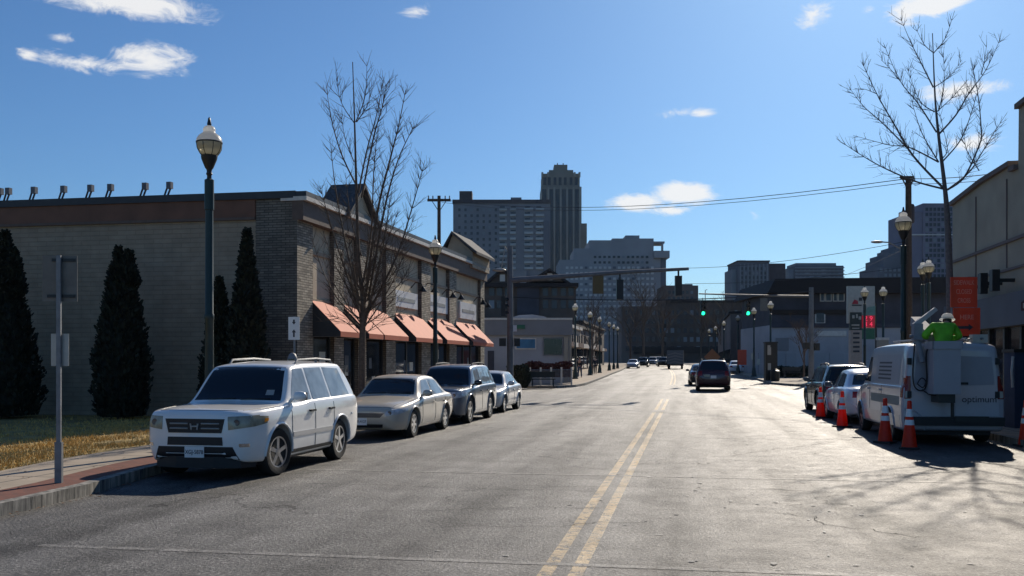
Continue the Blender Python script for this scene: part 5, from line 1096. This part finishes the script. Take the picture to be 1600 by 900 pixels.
# orange project sign on posts
dd = 24.4; b = G(1507, dd, .14); T = thing('project_sign', 'tall orange sign with rows of faded lettering behind the bucket van', 'sign', b, PSI); z = lambda py: EYE + (HOR - py) / FPX * dd - b.z
MB().box(-.36, -.015, z(480), .32, .015, z(433)).build('upper_board', 'orange_sign', T); MB().box(-.30, -.045, z(525), .38, -.02, z(481)).build('lower_board', 'orange_sign', T)
for x_ in (-.3, .28): MB().tube([(x_, .04, 0), (x_, .04, z(434))], .03, 6).build('post', 'galvanised', T)
for py, tx in ((442, 'SIDEWALK'), (456, 'CLOSED'), (470, 'CROSS')): text(tx, .17, 'text_pale', T, (-.02, -.018, z(py)), (R(90), 0, 0), sx=.64)
text('HERE', .17, 'text_pale', T, (.04, -.048, z(496)), (R(90), 0, 0), sx=.9)
MB().add([(-.22, -.05, z(514)), (.08, -.05, z(514)), (.08, -.05, z(517)), (.2, -.05, z(511.5)), (.08, -.05, z(506)), (.08, -.05, z(509.5)), (-.22, -.05, z(509.5))], [tuple(range(7))]).build('arrow', 'text_dark', T)
# far roadworks signs
b = G(1159.5, 92, .13); T = thing('roadworks_sign', 'square red orange sign on a post down the right pavement', 'sign', b, PSI); MB().box(-.42, -.02, .95, .42, .02, 2.4).build('sign_plate', 'orange_sign', T); MB().tube([(0, .05, 0), (0, .05, 2.3)], .04, 6).build('post', 'galvanised', T)
b = G(1113, 88, .0); T = thing('roadworks_sign', 'orange diamond roadworks sign seen over the dark SUV', 'sign', b, PSI); pm('orange_faded', (.36, .12, .04), .6); MB().prism([(-.75, 1.85), (0, 1.1), (.75, 1.85), (0, 2.6)], 'y', -.02, .02).build('sign_plate', 'orange_faded', T); lg = MB(); lg.tube([(-.4, .3, 0), (0, .05, 1.5)], .03, 5); lg.tube([(.4, .3, 0), (0, .05, 1.5)], .03, 5); lg.tube([(0, -.4, 0), (0, .02, 1.5)], .03, 5); lg.build('stand', 'galvanised', T)
# dark cabinet with notices by the right corner lamp
b = G(1204, 70, .12); T = thing('utility_cabinet', 'tall dark utility cabinet with small notices at the right corner', 'cabinet', b, PSI); MB().box(-.42, -.3, 0, .42, .3, 2.75).build('casing', 'black_iron', T); MB().box(-.46, -.34, 2.75, .46, .34, 2.85).build('cap', 'black_iron', T)
for (x_, zz, wd, hh) in ((-.3, 1.9, .25, .55), (-.28, .8, .22, .5), (-.3, 2.4, .2, .2)): MB().box(x_, -.32, zz, x_ + wd, -.3, zz + hh).build('notice', 'sign_back', T)
for i, (px, lb) in enumerate(((1176, 'white notice on a post by the junction, right of the square orange sign'), (1185, 'white notice on a short post left of the utility cabinet'))):
    b = G(px, 84 + 4 * i, .12); T = thing('notice_post', lb, 'sign', b, PSI); MB().tube([(0, 0, 0), (0, 0, 2.1)], .03, 6).build('post', 'galvanised', T); MB().box(-.16, -.03, 1.5 - .5 * i, .16, -.01, 2.05 - .5 * i).build('notice', 'sign_back', T)
# litter bins, benches, fence at the left corner
def bin_(label, px, d, h=1.05, r=.33):
    T = thing('litter_bin', label, 'litter bin', G(px, d, .13)); MB().lathe([(r * .85, 0), (r, .1), (r, h * .85), (r * 1.06, h * .86), (r * 1.06, h * .92), (r * .7, h)], 16).build('bin_body', 'black_iron', T, 40); MB().lathe([(r * .5, h), (r * .45, h + .06), (r * .05, h + .1)], 14).build('bin_lid', 'black_iron', T, 40)
bin_('round black litter bin on the pavement left of the first far lamp', 884, 72); bin_('dark bin at the foot of the right corner cabinet', 1211, 69, .8)
p0, p1 = G(828, 58.5, .13), G(893, 60.5, .13); T = thing('railing_fence', 'pale metal railing along the corner pavement in front of the rust hedge', 'fence', p0); dv = (p1 - p0); dv.z = 0
rl = MB()
for zz in (.1, 1.0): rl.tube([(0, 0, zz), (dv.x, dv.y, zz)], .02, 5)
for i in range(52): t = i / 51; rl.tube([(dv.x * t, dv.y * t, .1), (dv.x * t, dv.y * t, 1.0)], .009, 4)
rl.build('railing', 'galvanised', T)
for i in range(5): t = i / 4; MB().box(dv.x * t - .05, dv.y * t - .05, 0, dv.x * t + .05, dv.y * t + .05, 1.15).build('post', 'pale_trim', T)
for i, (px, d2, lb) in enumerate(((848, 57.8, 'dark bench in front of the corner railing'), (1238, 78, 'dark picnic bench on the right pavement beside the low hedge'))):
    T = thing('bench', lb, 'bench', G(px, d2, .13), PSI); MB().box(-.75, -.22, .42, .75, .22, .48).build('seat', 'black_iron', T); MB().box(-.75, .2, .55, .75, .25, .9).build('backrest', 'black_iron', T)
    for x_ in (-.65, .6): MB().box(x_, -.2, 0, x_ + .06, .24, .42).build('leg', 'black_iron', T)
# doorway post at the right edge
b = G(1594, 23.5, .14); T = thing('pavement_kiosk', 'dark blue kiosk standing on the pavement at the right edge', 'kiosk', b, PSI); MB().box(-.24, -.2, 0, .6, .3, 1.85).build('casing', 'cloth_blue', T); MB().box(-.28, -.24, 1.85, .64, .34, 1.93).build('cap', 'black_iron', T); MB().tube([(-.3, -.22, 1.0), (-.33, -.24, 1.4), (-.29, -.22, 1.75)], .03, 6).build('pipe', 'pale_trim', T)
# cones
def make_cone():
    t = thing('traffic_cone', 'x', 'traffic cone')
    MB().box(-.19, -.19, 0, .19, .19, .035).build('base', 'rubber_base', t)
    prof = lambda z: .150 + (.032 - .150) * (z - .035) / .885
    MB().lathe([(.150, .035), (prof(.40), .40), (prof(.66), .66), (prof(.90), .90), (.028, .92), (.022, .92)], 22).build('cone_body', 'cone_orange', t, 50)
    for a, b_ in ((.46, .56), (.62, .77)): MB().lathe([(prof(a) + .003, a), (prof(b_) + .003, b_)], 22).build('reflective_band', 'reflective', t, 50)
    MB().lathe([(prof(.83) + .004, .83), (.045, .86), (.045, .90), (.034, .93)], 16).build('collar', 'cone_orange', t, 50)
    return t
c0 = make_cone()
for i, (px, d2, lb) in enumerate(((1282, 30.3, 'orange traffic cone by the dark parked car, farthest of the row'), (1316, 25.9, 'orange traffic cone beside the front of the white parked hatchback'), (1383, 20.85, 'orange traffic cone beside the rear flank of the bucket van'), (1421, 19.4, 'nearest orange traffic cone at the left rear corner of the bucket van'), (1603, 19.9, 'orange traffic cone cut off by the right edge'))):
    o = c0 if i == 0 else copy_tree(c0); o.location = G(px, d2, .006); o['label'] = lb; o['group'] = 'orange traffic cones along the parked vehicles'; o.rotation_euler = (0, 0, R(15 + 20 * i)); o.scale = (1.0, 1.0, 1.04)

# ================================================================ PEOPLE
def skin_mesh(name, chains, mat, parent, sub=2):
    """chains: joints dict name->(co, radius); edges list"""
    J, E, rootn = chains; names = list(J); idx = {n: i for i, n in enumerate(names)}
    me = bpy.data.meshes.new(name); me.from_pydata([J[n][0] for n in names], [(idx[a], idx[b]) for a, b in E], []); me.materials.append(MAT[mat])
    o = bpy.data.objects.new(name, me); COL.objects.link(o)
    sk = o.modifiers.new('s', 'SKIN'); sk.use_smooth_shade = True; bpy.context.view_layer.objects.active = o
    lay = me.skin_vertices[0] if me.skin_vertices else None
    for i, n in enumerate(names):
        r = J[n][1]; r = r if isinstance(r, tuple) else (r, r); me.skin_vertices[0].data[i].radius = r; me.skin_vertices[0].data[i].use_root = (n == rootn)
    sb = o.modifiers.new('u', 'SUBSURF'); sb.levels = sb.render_levels = sub
    dg = bpy.context.evaluated_depsgraph_get(); m2 = bpy.data.meshes.new_from_object(o.evaluated_get(dg)); bpy.data.objects.remove(o)
    m2.materials.clear(); m2.materials.append(MAT[mat]); m2.shade_smooth(); q = bpy.data.objects.new(name, m2); COL.objects.link(q); q.parent = parent; return q
def person(label, loc, rz, J, jacket, trousers, hat=None, sub=2, hand=True, group=None):
    T = thing('person', label, 'person', loc, rz, group)
    E = [('pelvis', 'waist'), ('waist', 'chest'), ('chest', 'neck'), ('neck', 'head'), ('head', 'crown')]
    for s in 'lr': E += [('chest', 'sh' + s), ('sh' + s, 'el' + s), ('el' + s, 'wr' + s), ('wr' + s, 'pa' + s), ('pelvis', 'hip' + s), ('hip' + s, 'kn' + s), ('kn' + s, 'an' + s), ('an' + s, 'to' + s)]
    JJ = dict(J)
    if hand:
        for s in 'lr':
            p = Vector(J['pa' + s][0]); w_ = Vector(J['wr' + s][0]); dv = (p - w_).normalized(); n = dv.orthogonal().normalized()
            for k in range(4): JJ[f'f{s}{k}'] = (tuple(p + dv * (.075 + (.012 if k in (1, 2) else 0)) + n * (.018 * (k - 1.5))), .009); E.append(('pa' + s, f'f{s}{k}'))
            JJ['t' + s] = (tuple(w_ + dv * .05 + n * .055), .010); E.append(('wr' + s, 't' + s))
    body = skin_mesh('body', (JJ, E, 'pelvis'), 'skin', T, sub)
    g = lambda ns, k: {n: (J[n][0], tuple(v + k for v in (J[n][1] if isinstance(J[n][1], tuple) else (J[n][1],) * 2))) for n in ns}
    skin_mesh('jacket', (g(['pelvis', 'waist', 'chest', 'shl', 'ell', 'wrl', 'shr', 'elr', 'wrr'], .022), [('pelvis', 'waist'), ('waist', 'chest'), ('chest', 'shl'), ('shl', 'ell'), ('ell', 'wrl'), ('chest', 'shr'), ('shr', 'elr'), ('elr', 'wrr')], 'pelvis'), jacket, T, sub)
    skin_mesh('trousers', (g(['pelvis', 'hipl', 'knl', 'anl', 'hipr', 'knr', 'anr'], .014), [('pelvis', 'hipl'), ('hipl', 'knl'), ('knl', 'anl'), ('pelvis', 'hipr'), ('hipr', 'knr'), ('knr', 'anr')], 'pelvis'), trousers, T, sub)
    h = Vector(J['head'][0]); c = Vector(J['crown'][0]); u = (c - h).normalized()
    hm = MB().ball(tuple(h + u * .07), .092, .10, .085, 14, 8); hm.build('hair', 'hair', T, 60)
    fa = MB(); fw = Vector((0, 1, 0)); nose = h + fw * .105 + u * .01; fa.ball(tuple(nose), .014, .022, .02, 8, 6)
    for sx_ in (-1, 1): fa.ball(tuple(h + fw * .088 + u * .035 + Vector((sx_ * .034, 0, 0))), .011, .008, .008, 8, 6); fa.ball(tuple(h + Vector((sx_ * .098, 0, .01))), .012, .02, .03, 8, 6)
    fa.ball(tuple(h + fw * .092 - u * .045), .026, .008, .007, 8, 6); fa.build('face', 'skin', T, 60)
    if hat:
        mt = Matrix.Translation(h + u * .085); ht = MB(); ht.lathe([(.155, 0), (.15, .012), (.122, .02), (.118, .07), (.09, .115), (.03, .135)], 18)
        rot = Vector((0, 0, 1)).rotation_difference(u).to_matrix().to_4x4(); ht.v = [mt @ rot @ v for v in ht.v]; ht.build('hard_hat', hat, T, 50)
    return T
def standing(stride=.15, arm=.12):
    J = {'pelvis': ((0, 0, .95), (.14, .10)), 'waist': ((0, 0, 1.10), (.13, .095)), 'chest': ((0, .01, 1.34), (.155, .11)), 'neck': ((0, .02, 1.50), .052), 'head': ((0, .04, 1.60), (.075, .09)), 'crown': ((0, .03, 1.70), (.075, .085))}
    for s, sx in (('l', -1), ('r', 1)):
        k = stride * sx; J['sh' + s] = ((sx * .185, .0, 1.41), .055); J['el' + s] = ((sx * .23, -k * .6, 1.14), .042); J['wr' + s] = ((sx * .22, arm - k * .6, .92), .030); J['pa' + s] = ((sx * .215, arm + .02 - k * .6, .84), (.038, .018))
        J['hip' + s] = ((sx * .095, 0, .88), .095); J['kn' + s] = ((sx * .10, k * .6 + .03, .49), .062); J['an' + s] = ((sx * .10, k, .09), .042); J['to' + s] = ((sx * .11, k + .16, .045), (.045, .035))
    return J
person('person in dark coat walking on the left pavement past the litter bin', G(906, 80, .14), R(170), standing(), 'cloth_dark', 'cloth_blue', None, 1, False)
person('person in dark clothes further along the left pavement between the lamps', G(930, 95, .14), R(10), standing(.2), 'cloth_dark', 'cloth_dark', None, 1, False)

# ================================================================ VEHICLES
def suv_badge(root, hit, patch, X):
    # bright grille bars with an H emblem, and the dark lower plastic
    for zz in (.765, .835):
        for seg in ((-.40, -.11), (.11, .40)):
            pts = [hit('f', seg[0] + (seg[1] - seg[0]) * i / 4, zz)[0] for i in range(5)]
            if all(p is not None for p in pts): MB().tube([p + Vector((.018, 0, 0)) for p in pts], .012, 5).build('grille_bar', 'sign_back', root)
    p, _ = hit('f', 0, .80); e = MB(); x0 = p.x + .014
    for sx_ in (-1, 1): e.add([(x0 + .014, sx_ * .045, .845), (x0 + .014, sx_ * .072, .845), (x0 + .014, sx_ * .060, .755), (x0 + .014, sx_ * .033, .755)], [(0, 1, 2, 3)])
    e.box(x0 + .008, -.05, .795, x0 + .015, .05, .815); e.build('emblem', 'globe_cap', root)
    for sd_ in 'lr':
        patch('side_moulding', 'paint_grey', sd_, [(1.45, .56), (3.25, .56), (3.25, .63), (1.45, .63)], .012, 14, 2)
        patch('sill_trim', 'black_plastic', sd_, [(1.42, .30), (3.20, .30), (3.20, .36), (1.42, .36)], .006, 12, 2)
        patch('side_lamp', 'amber', sd_, [(.42, .84), (.53, .86), (.55, .90), (.45, .90)], .009, 3, 3)
    for sg in (1, -1): patch('fog_lamp', 'chrome', 'f', [(sg * .70, .50), (sg * .82, .50), (sg * .82, .55), (sg * .70, .55)], .008, 4, 3)
    p, _ = hit('f', 0, .5); MB().prism([(p.x - .34, -.80), (p.x - .10, -.68), (p.x + .015, -.3), (p.x + .015, .3), (p.x - .10, .68), (p.x - .34, .80)], 'z', .19, .36).build('bumper_lip', 'black_plastic', root); patch('windscreen_sticker', 'sign_back', 'f', [(.46, 1.21), (.60, 1.21), (.59, 1.29), (.46, 1.29)], .007, 3, 3)
car('parked_suv', 'white boxy SUV with an H emblem and square grille, nearest of the parked cars', SUV, -7.12, 15.32, R(-91.0), 'paint_white', (4.45, 1.90, 1.78), 'cars parked along the left kerb', side_glass='car_glass_sky_tint', plate=('XGJ-5878', True), steer=R(-8), quality=1.4, extra=suv_badge)
car('parked_sedan', 'champagne four door sedan parked behind the white SUV', SEDAN, -7.12, 23.1, R(-91), 'paint_champagne', (4.85, 1.80, 1.46), 'cars parked along the left kerb', side_glass='car_glass_sky_tint', plate=('FPR-4127', True), quality=1.2, headmat='clear_lamp', grille_mat='dark_alloy')
car('parked_suv', 'slate grey crossover SUV with black mirrors parked behind the champagne sedan', SUV, -7.0, 28.35, R(-91), 'paint_slate', (4.62, 1.80, 1.70), 'cars parked along the left kerb', side_glass='car_glass_sky_tint', plate=('', True), quality=1.0, headmat='clear_lamp', lower='black_plastic')
car('parked_sedan', 'small silver sedan at the end of the left row of parked cars', SEDAN, -7.1, 34.2, R(-91), 'paint_silver_white', (4.5, 1.76, 1.46), 'cars parked along the left kerb', side_glass='car_glass_sky_tint', quality=.8, headmat='clear_lamp')
car('driving_suv', 'dark maroon SUV driving away at the junction', SUV, 1.38, 56.3, R(90), 'paint_maroon', (4.7, 1.92, 1.74), None, plate=('', False), quality=.9)
car('driving_car', 'black car mostly hidden behind the maroon SUV', SEDAN, .92, 66, R(91), 'paint_black', None, None, quality=.5)
car('parked_suv', 'dark green hatchback SUV at the far end of the right row', SUV, 5.18, 35.3, R(91.5), 'paint_dark_green', (4.6, 1.80, 1.68), 'cars parked along the right kerb', plate=('', False), quality=.8)
car('parked_hatchback', 'pale silver car parked between the bucket van and the dark green SUV', SEDAN, 5.15, 30.1, R(91.5), 'paint_ice', (4.4, 1.76, 1.58), 'cars parked along the right kerb', quality=.9)
def far_car(label, px, d, rz, pt, spec=SEDAN, nm='driving_car'):
    p = G(px, d); return car(nm, label, spec, p.x, p.y, rz, pt, None, 'traffic in the distance', quality=.4)
far_car('silver sedan coming along the far left lane', 989.5, 148, R(-92), 'paint_ice'); far_car('dark SUV right behind the distant silver sedan', 1005, 168, R(-92), 'paint_black', SUV, 'driving_suv'); far_car('white SUV at the far end of the left lane', 1020, 190, R(-92), 'paint_white', SUV, 'driving_suv'); far_car('dark SUV beside the distant box truck', 1036, 172, R(-90), 'paint_black', SUV, 'driving_suv')
far_car('pale car at the far right kerb beyond the maroon SUV', 1150, 105, R(90), 'paint_ice', SEDAN, 'parked_sedan'); far_car('white car at the far end left of the box truck', 1029, 225, R(-92), 'paint_white', SUV, 'driving_suv')
# box truck seen from behind
p = G(1055, 140); T = thing('box_truck', 'distant box truck with a striped rear door', 'truck', p, 0); pm('truck_grey', (.20, .19, .18), .6); MB().box(-1.2, 0, .75, 1.2, 4.6, 2.75).build('box_body', 'truck_grey', T); MB().box(-1.05, 4.65, .5, 1.05, 6.4, 2.3).build('cab', 'paint_white', T)
ch = MB()
for k in range(4):
    for sx_ in (-1, 1): ch.add([(0, -.02, 1.0 + .42 * k), (0, -.02, 1.18 + .42 * k), (sx_ * 1.1, -.02, .90 + .42 * k), (sx_ * 1.1, -.02, .72 + .42 * k + .04)], [(0, 1, 2, 3)])
ch.build('chevron_stripes', 'beige_sign', T); MB().box(-1.2, -.15, .5, 1.2, 0, .7).build('bumper', 'black_iron', T)
for sx_ in (-1, 1):
    for yy in (1.0, 5.4): MB().lathe([(.48, -.15), (.5, -.1), (.5, .1), (.48, .15)], 18, (sx_ * .95, yy, .5), 'x').build('wheel', 'tyre_rubber', T, 40)
    MB().box(sx_ * 1.02 - .08, -.17, .55, sx_ * 1.02 + .08, -.15, .66).build('tail_light', 'tail_red', T)

# bucket van
def van_extra(root, hit, patch, X):
    rx = X(VAN['L'])
    dp = MB()
    for sg in (1, -1):
        patch('rear_door', 'van_white', 'r', [(sg * .03, .62), (sg * .90, .62), (sg * .80, 1.98), (sg * .03, 2.0)], .012, 10, 10)
        patch('door_panel', 'lift_grey', 'r', [(sg * .14, 1.26), (sg * .80, 1.28), (sg * .74, 1.86), (sg * .14, 1.88)], .020, 8, 6)
        patch('tail_light', 'tail_red', 'r', [(sg * .86, .98), (sg * .985, .98), (sg * .955, 1.46), (sg * .86, 1.46)], .016, 4, 8); patch('tail_light_side', 'tail_red', 'l' if sg > 0 else 'r_', [(5.36, 1.0), (5.50, 1.0), (5.50, 1.42), (5.36, 1.42)], .010, 4, 6)
        patch('reverse_lamp', 'sign_back', 'r', [(sg * .88, 1.0), (sg * .97, 1.0), (sg * .965, 1.14), (sg * .88, 1.14)], .022, 3, 3)
    for yy in (-.86, .88):
        for zz in (1.0, 1.7): MB().box(rx - .05, yy - .03, zz, rx + .02, yy + .05, zz + .14).build('door_hinge', 'black_plastic', root)
    MB().box(rx - .035, -.28, 1.28, rx - .01, -.08, 1.33).build('door_handle', 'black_plastic', root); MB().box(rx - .09, -.98, .42, rx + .1, .98, .60).build('rear_bumper', 'black_plastic', root)
    MB().box(rx - .12, -.66, .50, rx - .02, .0, .62).build('tow_step', 'black_iron', root)
    text('optimum', .19, 'text_dark', root, (rx - .018, -.50, .97), (R(90), 0, R(-90)), 'lettering', .004)
    for sd_ in 'l':
        patch('lower_stripe', 'paint_grey', sd_, [(1.6, .36), (5.3, .36), (5.3, .62), (1.6, .62)], .006, 20, 3); patch('side_stripe', 'tan_wall', sd_, [(2.3, .82), (5.2, .82), (5.2, 1.02), (2.3, 1.02)], .005, 20, 2)
        for k in range(5): patch('side_lettering', 'text_dark', sd_, [(2.9, 1.36 + .09 * k), (4.2, 1.36 + .09 * k), (4.2, 1.40 + .09 * k), (2.9, 1.40 + .09 * k)], .006, 10, 1)
        patch('side_panel', 'lift_grey', sd_, [(2.6, 1.28), (5.0, 1.28), (5.0, 1.92), (2.6, 1.92)], .003, 14, 6)
    # aerial lift: turret on the roof, folded boom, bucket hanging behind the rear doors
    MB().lathe([(.30, 2.12), (.30, 2.28), (.22, 2.30), (.22, 2.42)], 18, (X(4.4), .25, 0)).build('lift_turret', 'boom_grey', root, 40)
    bm_ = MB(); bm_.box(-.10, -.11, -.09, 1.5, .11, .11, Matrix.Translation((X(5.0), .42, 2.42)) @ Matrix.Rotation(R(-16), 4, 'Y') @ Matrix.Translation((-.6, 0, 0))); bm_.build('lower_boom', 'boom_grey', root)
    b2 = MB(); a = Vector((rx - .05, .80, 2.52)); b_ = Vector((rx - .25, .42, 2.86)); dv = (b_ - a); n = Vector((1, 0, 0)); up = dv.cross(n).normalized()
    b2.add([a - n * .08 - up * .05, a + n * .08 - up * .05, a + n * .08 + up * .05, a - n * .08 + up * .05, b_ - n * .07 - up * .04, b_ + n * .07 - up * .04, b_ + n * .07 + up * .04, b_ - n * .07 + up * .04], [(0, 1, 2, 3), (4, 5, 6, 7), (0, 1, 5, 4), (1, 2, 6, 5), (2, 3, 7, 6), (3, 0, 4, 7)]); b2.build('upper_boom', 'boom_white', root)
    kn = MB(); kn.box(rx - .22, .66, 2.22, rx + .02, .84, 2.56); kn.tube([(rx - .1, .75, 2.24), (rx - .18, .66, 1.75)], .06, 8); kn.tube([(rx - .1, .9, 2.3), (rx - .1, .6, 2.3)], .035, 8); kn.build('boom_knuckle', 'boom_grey', root, 40)
    bk = MB(); x0, x1, y0, y1, z0, z1 = rx - .72, rx - .14, .06, .58, 1.10, 2.16; t_ = .03
    bk.box(x0, y0, z0, x1, y1, z0 + t_); bk.box(x0, y0, z0 + t_, x0 + t_, y1, z1); bk.box(x1 - t_, y0, z0 + t_, x1, y1, z1); bk.box(x0 + t_, y0, z0 + t_, x1 - t_, y0 + t_, z1); bk.box(x0 + t_, y1 - t_, z0 + t_, x1 - t_, y1, z1)
    bko = bk.build('bucket', 'lift_grey', root)
    rimb = MB(); rimb.box(x0 - .03, y0 - .03, z1 - .14, x0 - .002, y1 + .03, z1 + .02); rimb.box(x0 - .03, y1 + .002, z1 - .14, x1, y1 + .03, z1 + .02); rimb.box(x0 - .03, y0 - .03, z1 - .14, x1, y0 - .002, z1 + .02); rimb.build('bucket_rim', 'lift_grey', bko)
    MB().box(x0 + .1, y0 + .08, z0 - .18, x1 + .1, y1 - .12, z0 - .005).build('bucket_step', 'black_iron', root); 
    MB().tube([(rx - .35, .12, .62), (rx - .35, .12, .93)], .035, 6).build('step_post', 'black_iron', root)
    ho = MB(); hp = [(rx - .10, .80, 2.15), (rx - .12, .84, 1.5), (rx - .14, .80, 1.22), (rx - .2, .66, 1.16), (rx - .26, .60, 1.35), (rx - .3, .62, 1.9), (rx - .35, .58, 2.05), (rx - .4, .50, 2.06)]
    ho.tube(smooth_path(hp, 6), .016, 6); ho.tube(smooth_path([(rx - .14, .76, 1.3), (rx - .18, .66, 1.22), (rx - .2, .6, 1.34), (rx - .18, .68, 1.42), (rx - .14, .76, 1.3)], 6), .013, 6); ho.tube(smooth_path([(rx - .2, .68, 1.18), (rx - .3, .55, 1.08), (rx - .5, .4, 1.06)], 6), .014, 6); ho.build('hose', 'black_plastic', root, 60)
    MB().tube([(X(2.6), .55, 2.24), (X(5.3), .55, 2.24)], .025, 6).build('ladder_rail', 'galvanised', root); lr = MB(); lr.tube([(X(2.6), -.62, 2.25), (X(5.4), -.62, 2.25)], .025, 6); lr.tube([(X(2.6), -.30, 2.25), (X(5.4), -.30, 2.25)], .025, 6)
    for k in range(9): lr.tube([(X(2.8 + .3 * k), -.62, 2.25), (X(2.8 + .3 * k), -.30, 2.25)], .015, 5)
    lr.build('roof_ladder', 'galvanised', root)
    MB().box(X(5.30), -.75, 2.16, X(5.05), -.45, 2.34).build('roof_case', 'sign_back', root)
van = car('bucket_van', 'white utility van with a lift bucket at its rear doors and grey hoses', VAN, 5.44, 24.28, R(91.0), 'van_white', None, None, quality=1.1, extra=van_extra, rim='dark_alloy', cat='van')
# worker standing in the bucket, bent over its front edge, back to us
J = {'pelvis': ((0, 0, .92), (.15, .115)), 'waist': ((0.0, .03, 1.07), (.155, .12)), 'chest': ((.03, .17, 1.30), (.185, .14)), 'neck': ((.10, .33, 1.38), .056), 'head': ((.17, .43, 1.43), (.075, .09)), 'crown': ((.18, .46, 1.535), (.075, .085)),
     'shl': ((-.17, .20, 1.37), .068), 'ell': ((-.36, .14, 1.16), .055), 'wrl': ((-.25, .38, 1.13), .036), 'pal': ((-.21, .46, 1.14), (.04, .02)), 'shr': ((.22, .20, 1.36), .068), 'elr': ((.36, .18, 1.14), .055), 'wrr': ((.20, .42, 1.10), .036), 'par': ((.15, .49, 1.11), (.04, .02)),
     'hipl': ((-.10, 0, .86), .10), 'knl': ((-.10, .05, .48), .066), 'anl': ((-.10, 0, .09), .045), 'tol': ((-.11, .15, .045), (.045, .035)), 'hipr': ((.10, 0, .86), .10), 'knr': ((.10, .05, .48), .066), 'anr': ((.10, 0, .09), .045), 'tor': ((.11, .15, .045), (.045, .035))}
bw = van.matrix_basis @ Vector((-VAN['L'] / 2 - .44, .30, 1.135))
person('worker in a bright green jacket and pale hard hat bending inside the lift bucket', bw, R(1), J, 'hivis', 'cloth_dark', 'globe_cap')


# ================================================================ AIR
hz = bpy.data.materials.new('haze_air'); hz.use_nodes = True; hn = hz.node_tree; hn.nodes.remove(hn.nodes['Principled BSDF'])
pv = hn.nodes.new('ShaderNodeVolumePrincipled'); pv.inputs['Color'].default_value = (.72, .86, 1.0, 1); pv.inputs['Density'].default_value = 0.000035; pv.inputs['Anisotropy'].default_value = 0.2
hn.links.new(pv.outputs[0], hn.nodes['Material Output'].inputs['Volume']); MAT['haze_air'] = hz
tag(MB().box(-1210, -60, -1.2, 1210, 1610, 130).build('haze', 'haze_air'), kind='stuff')
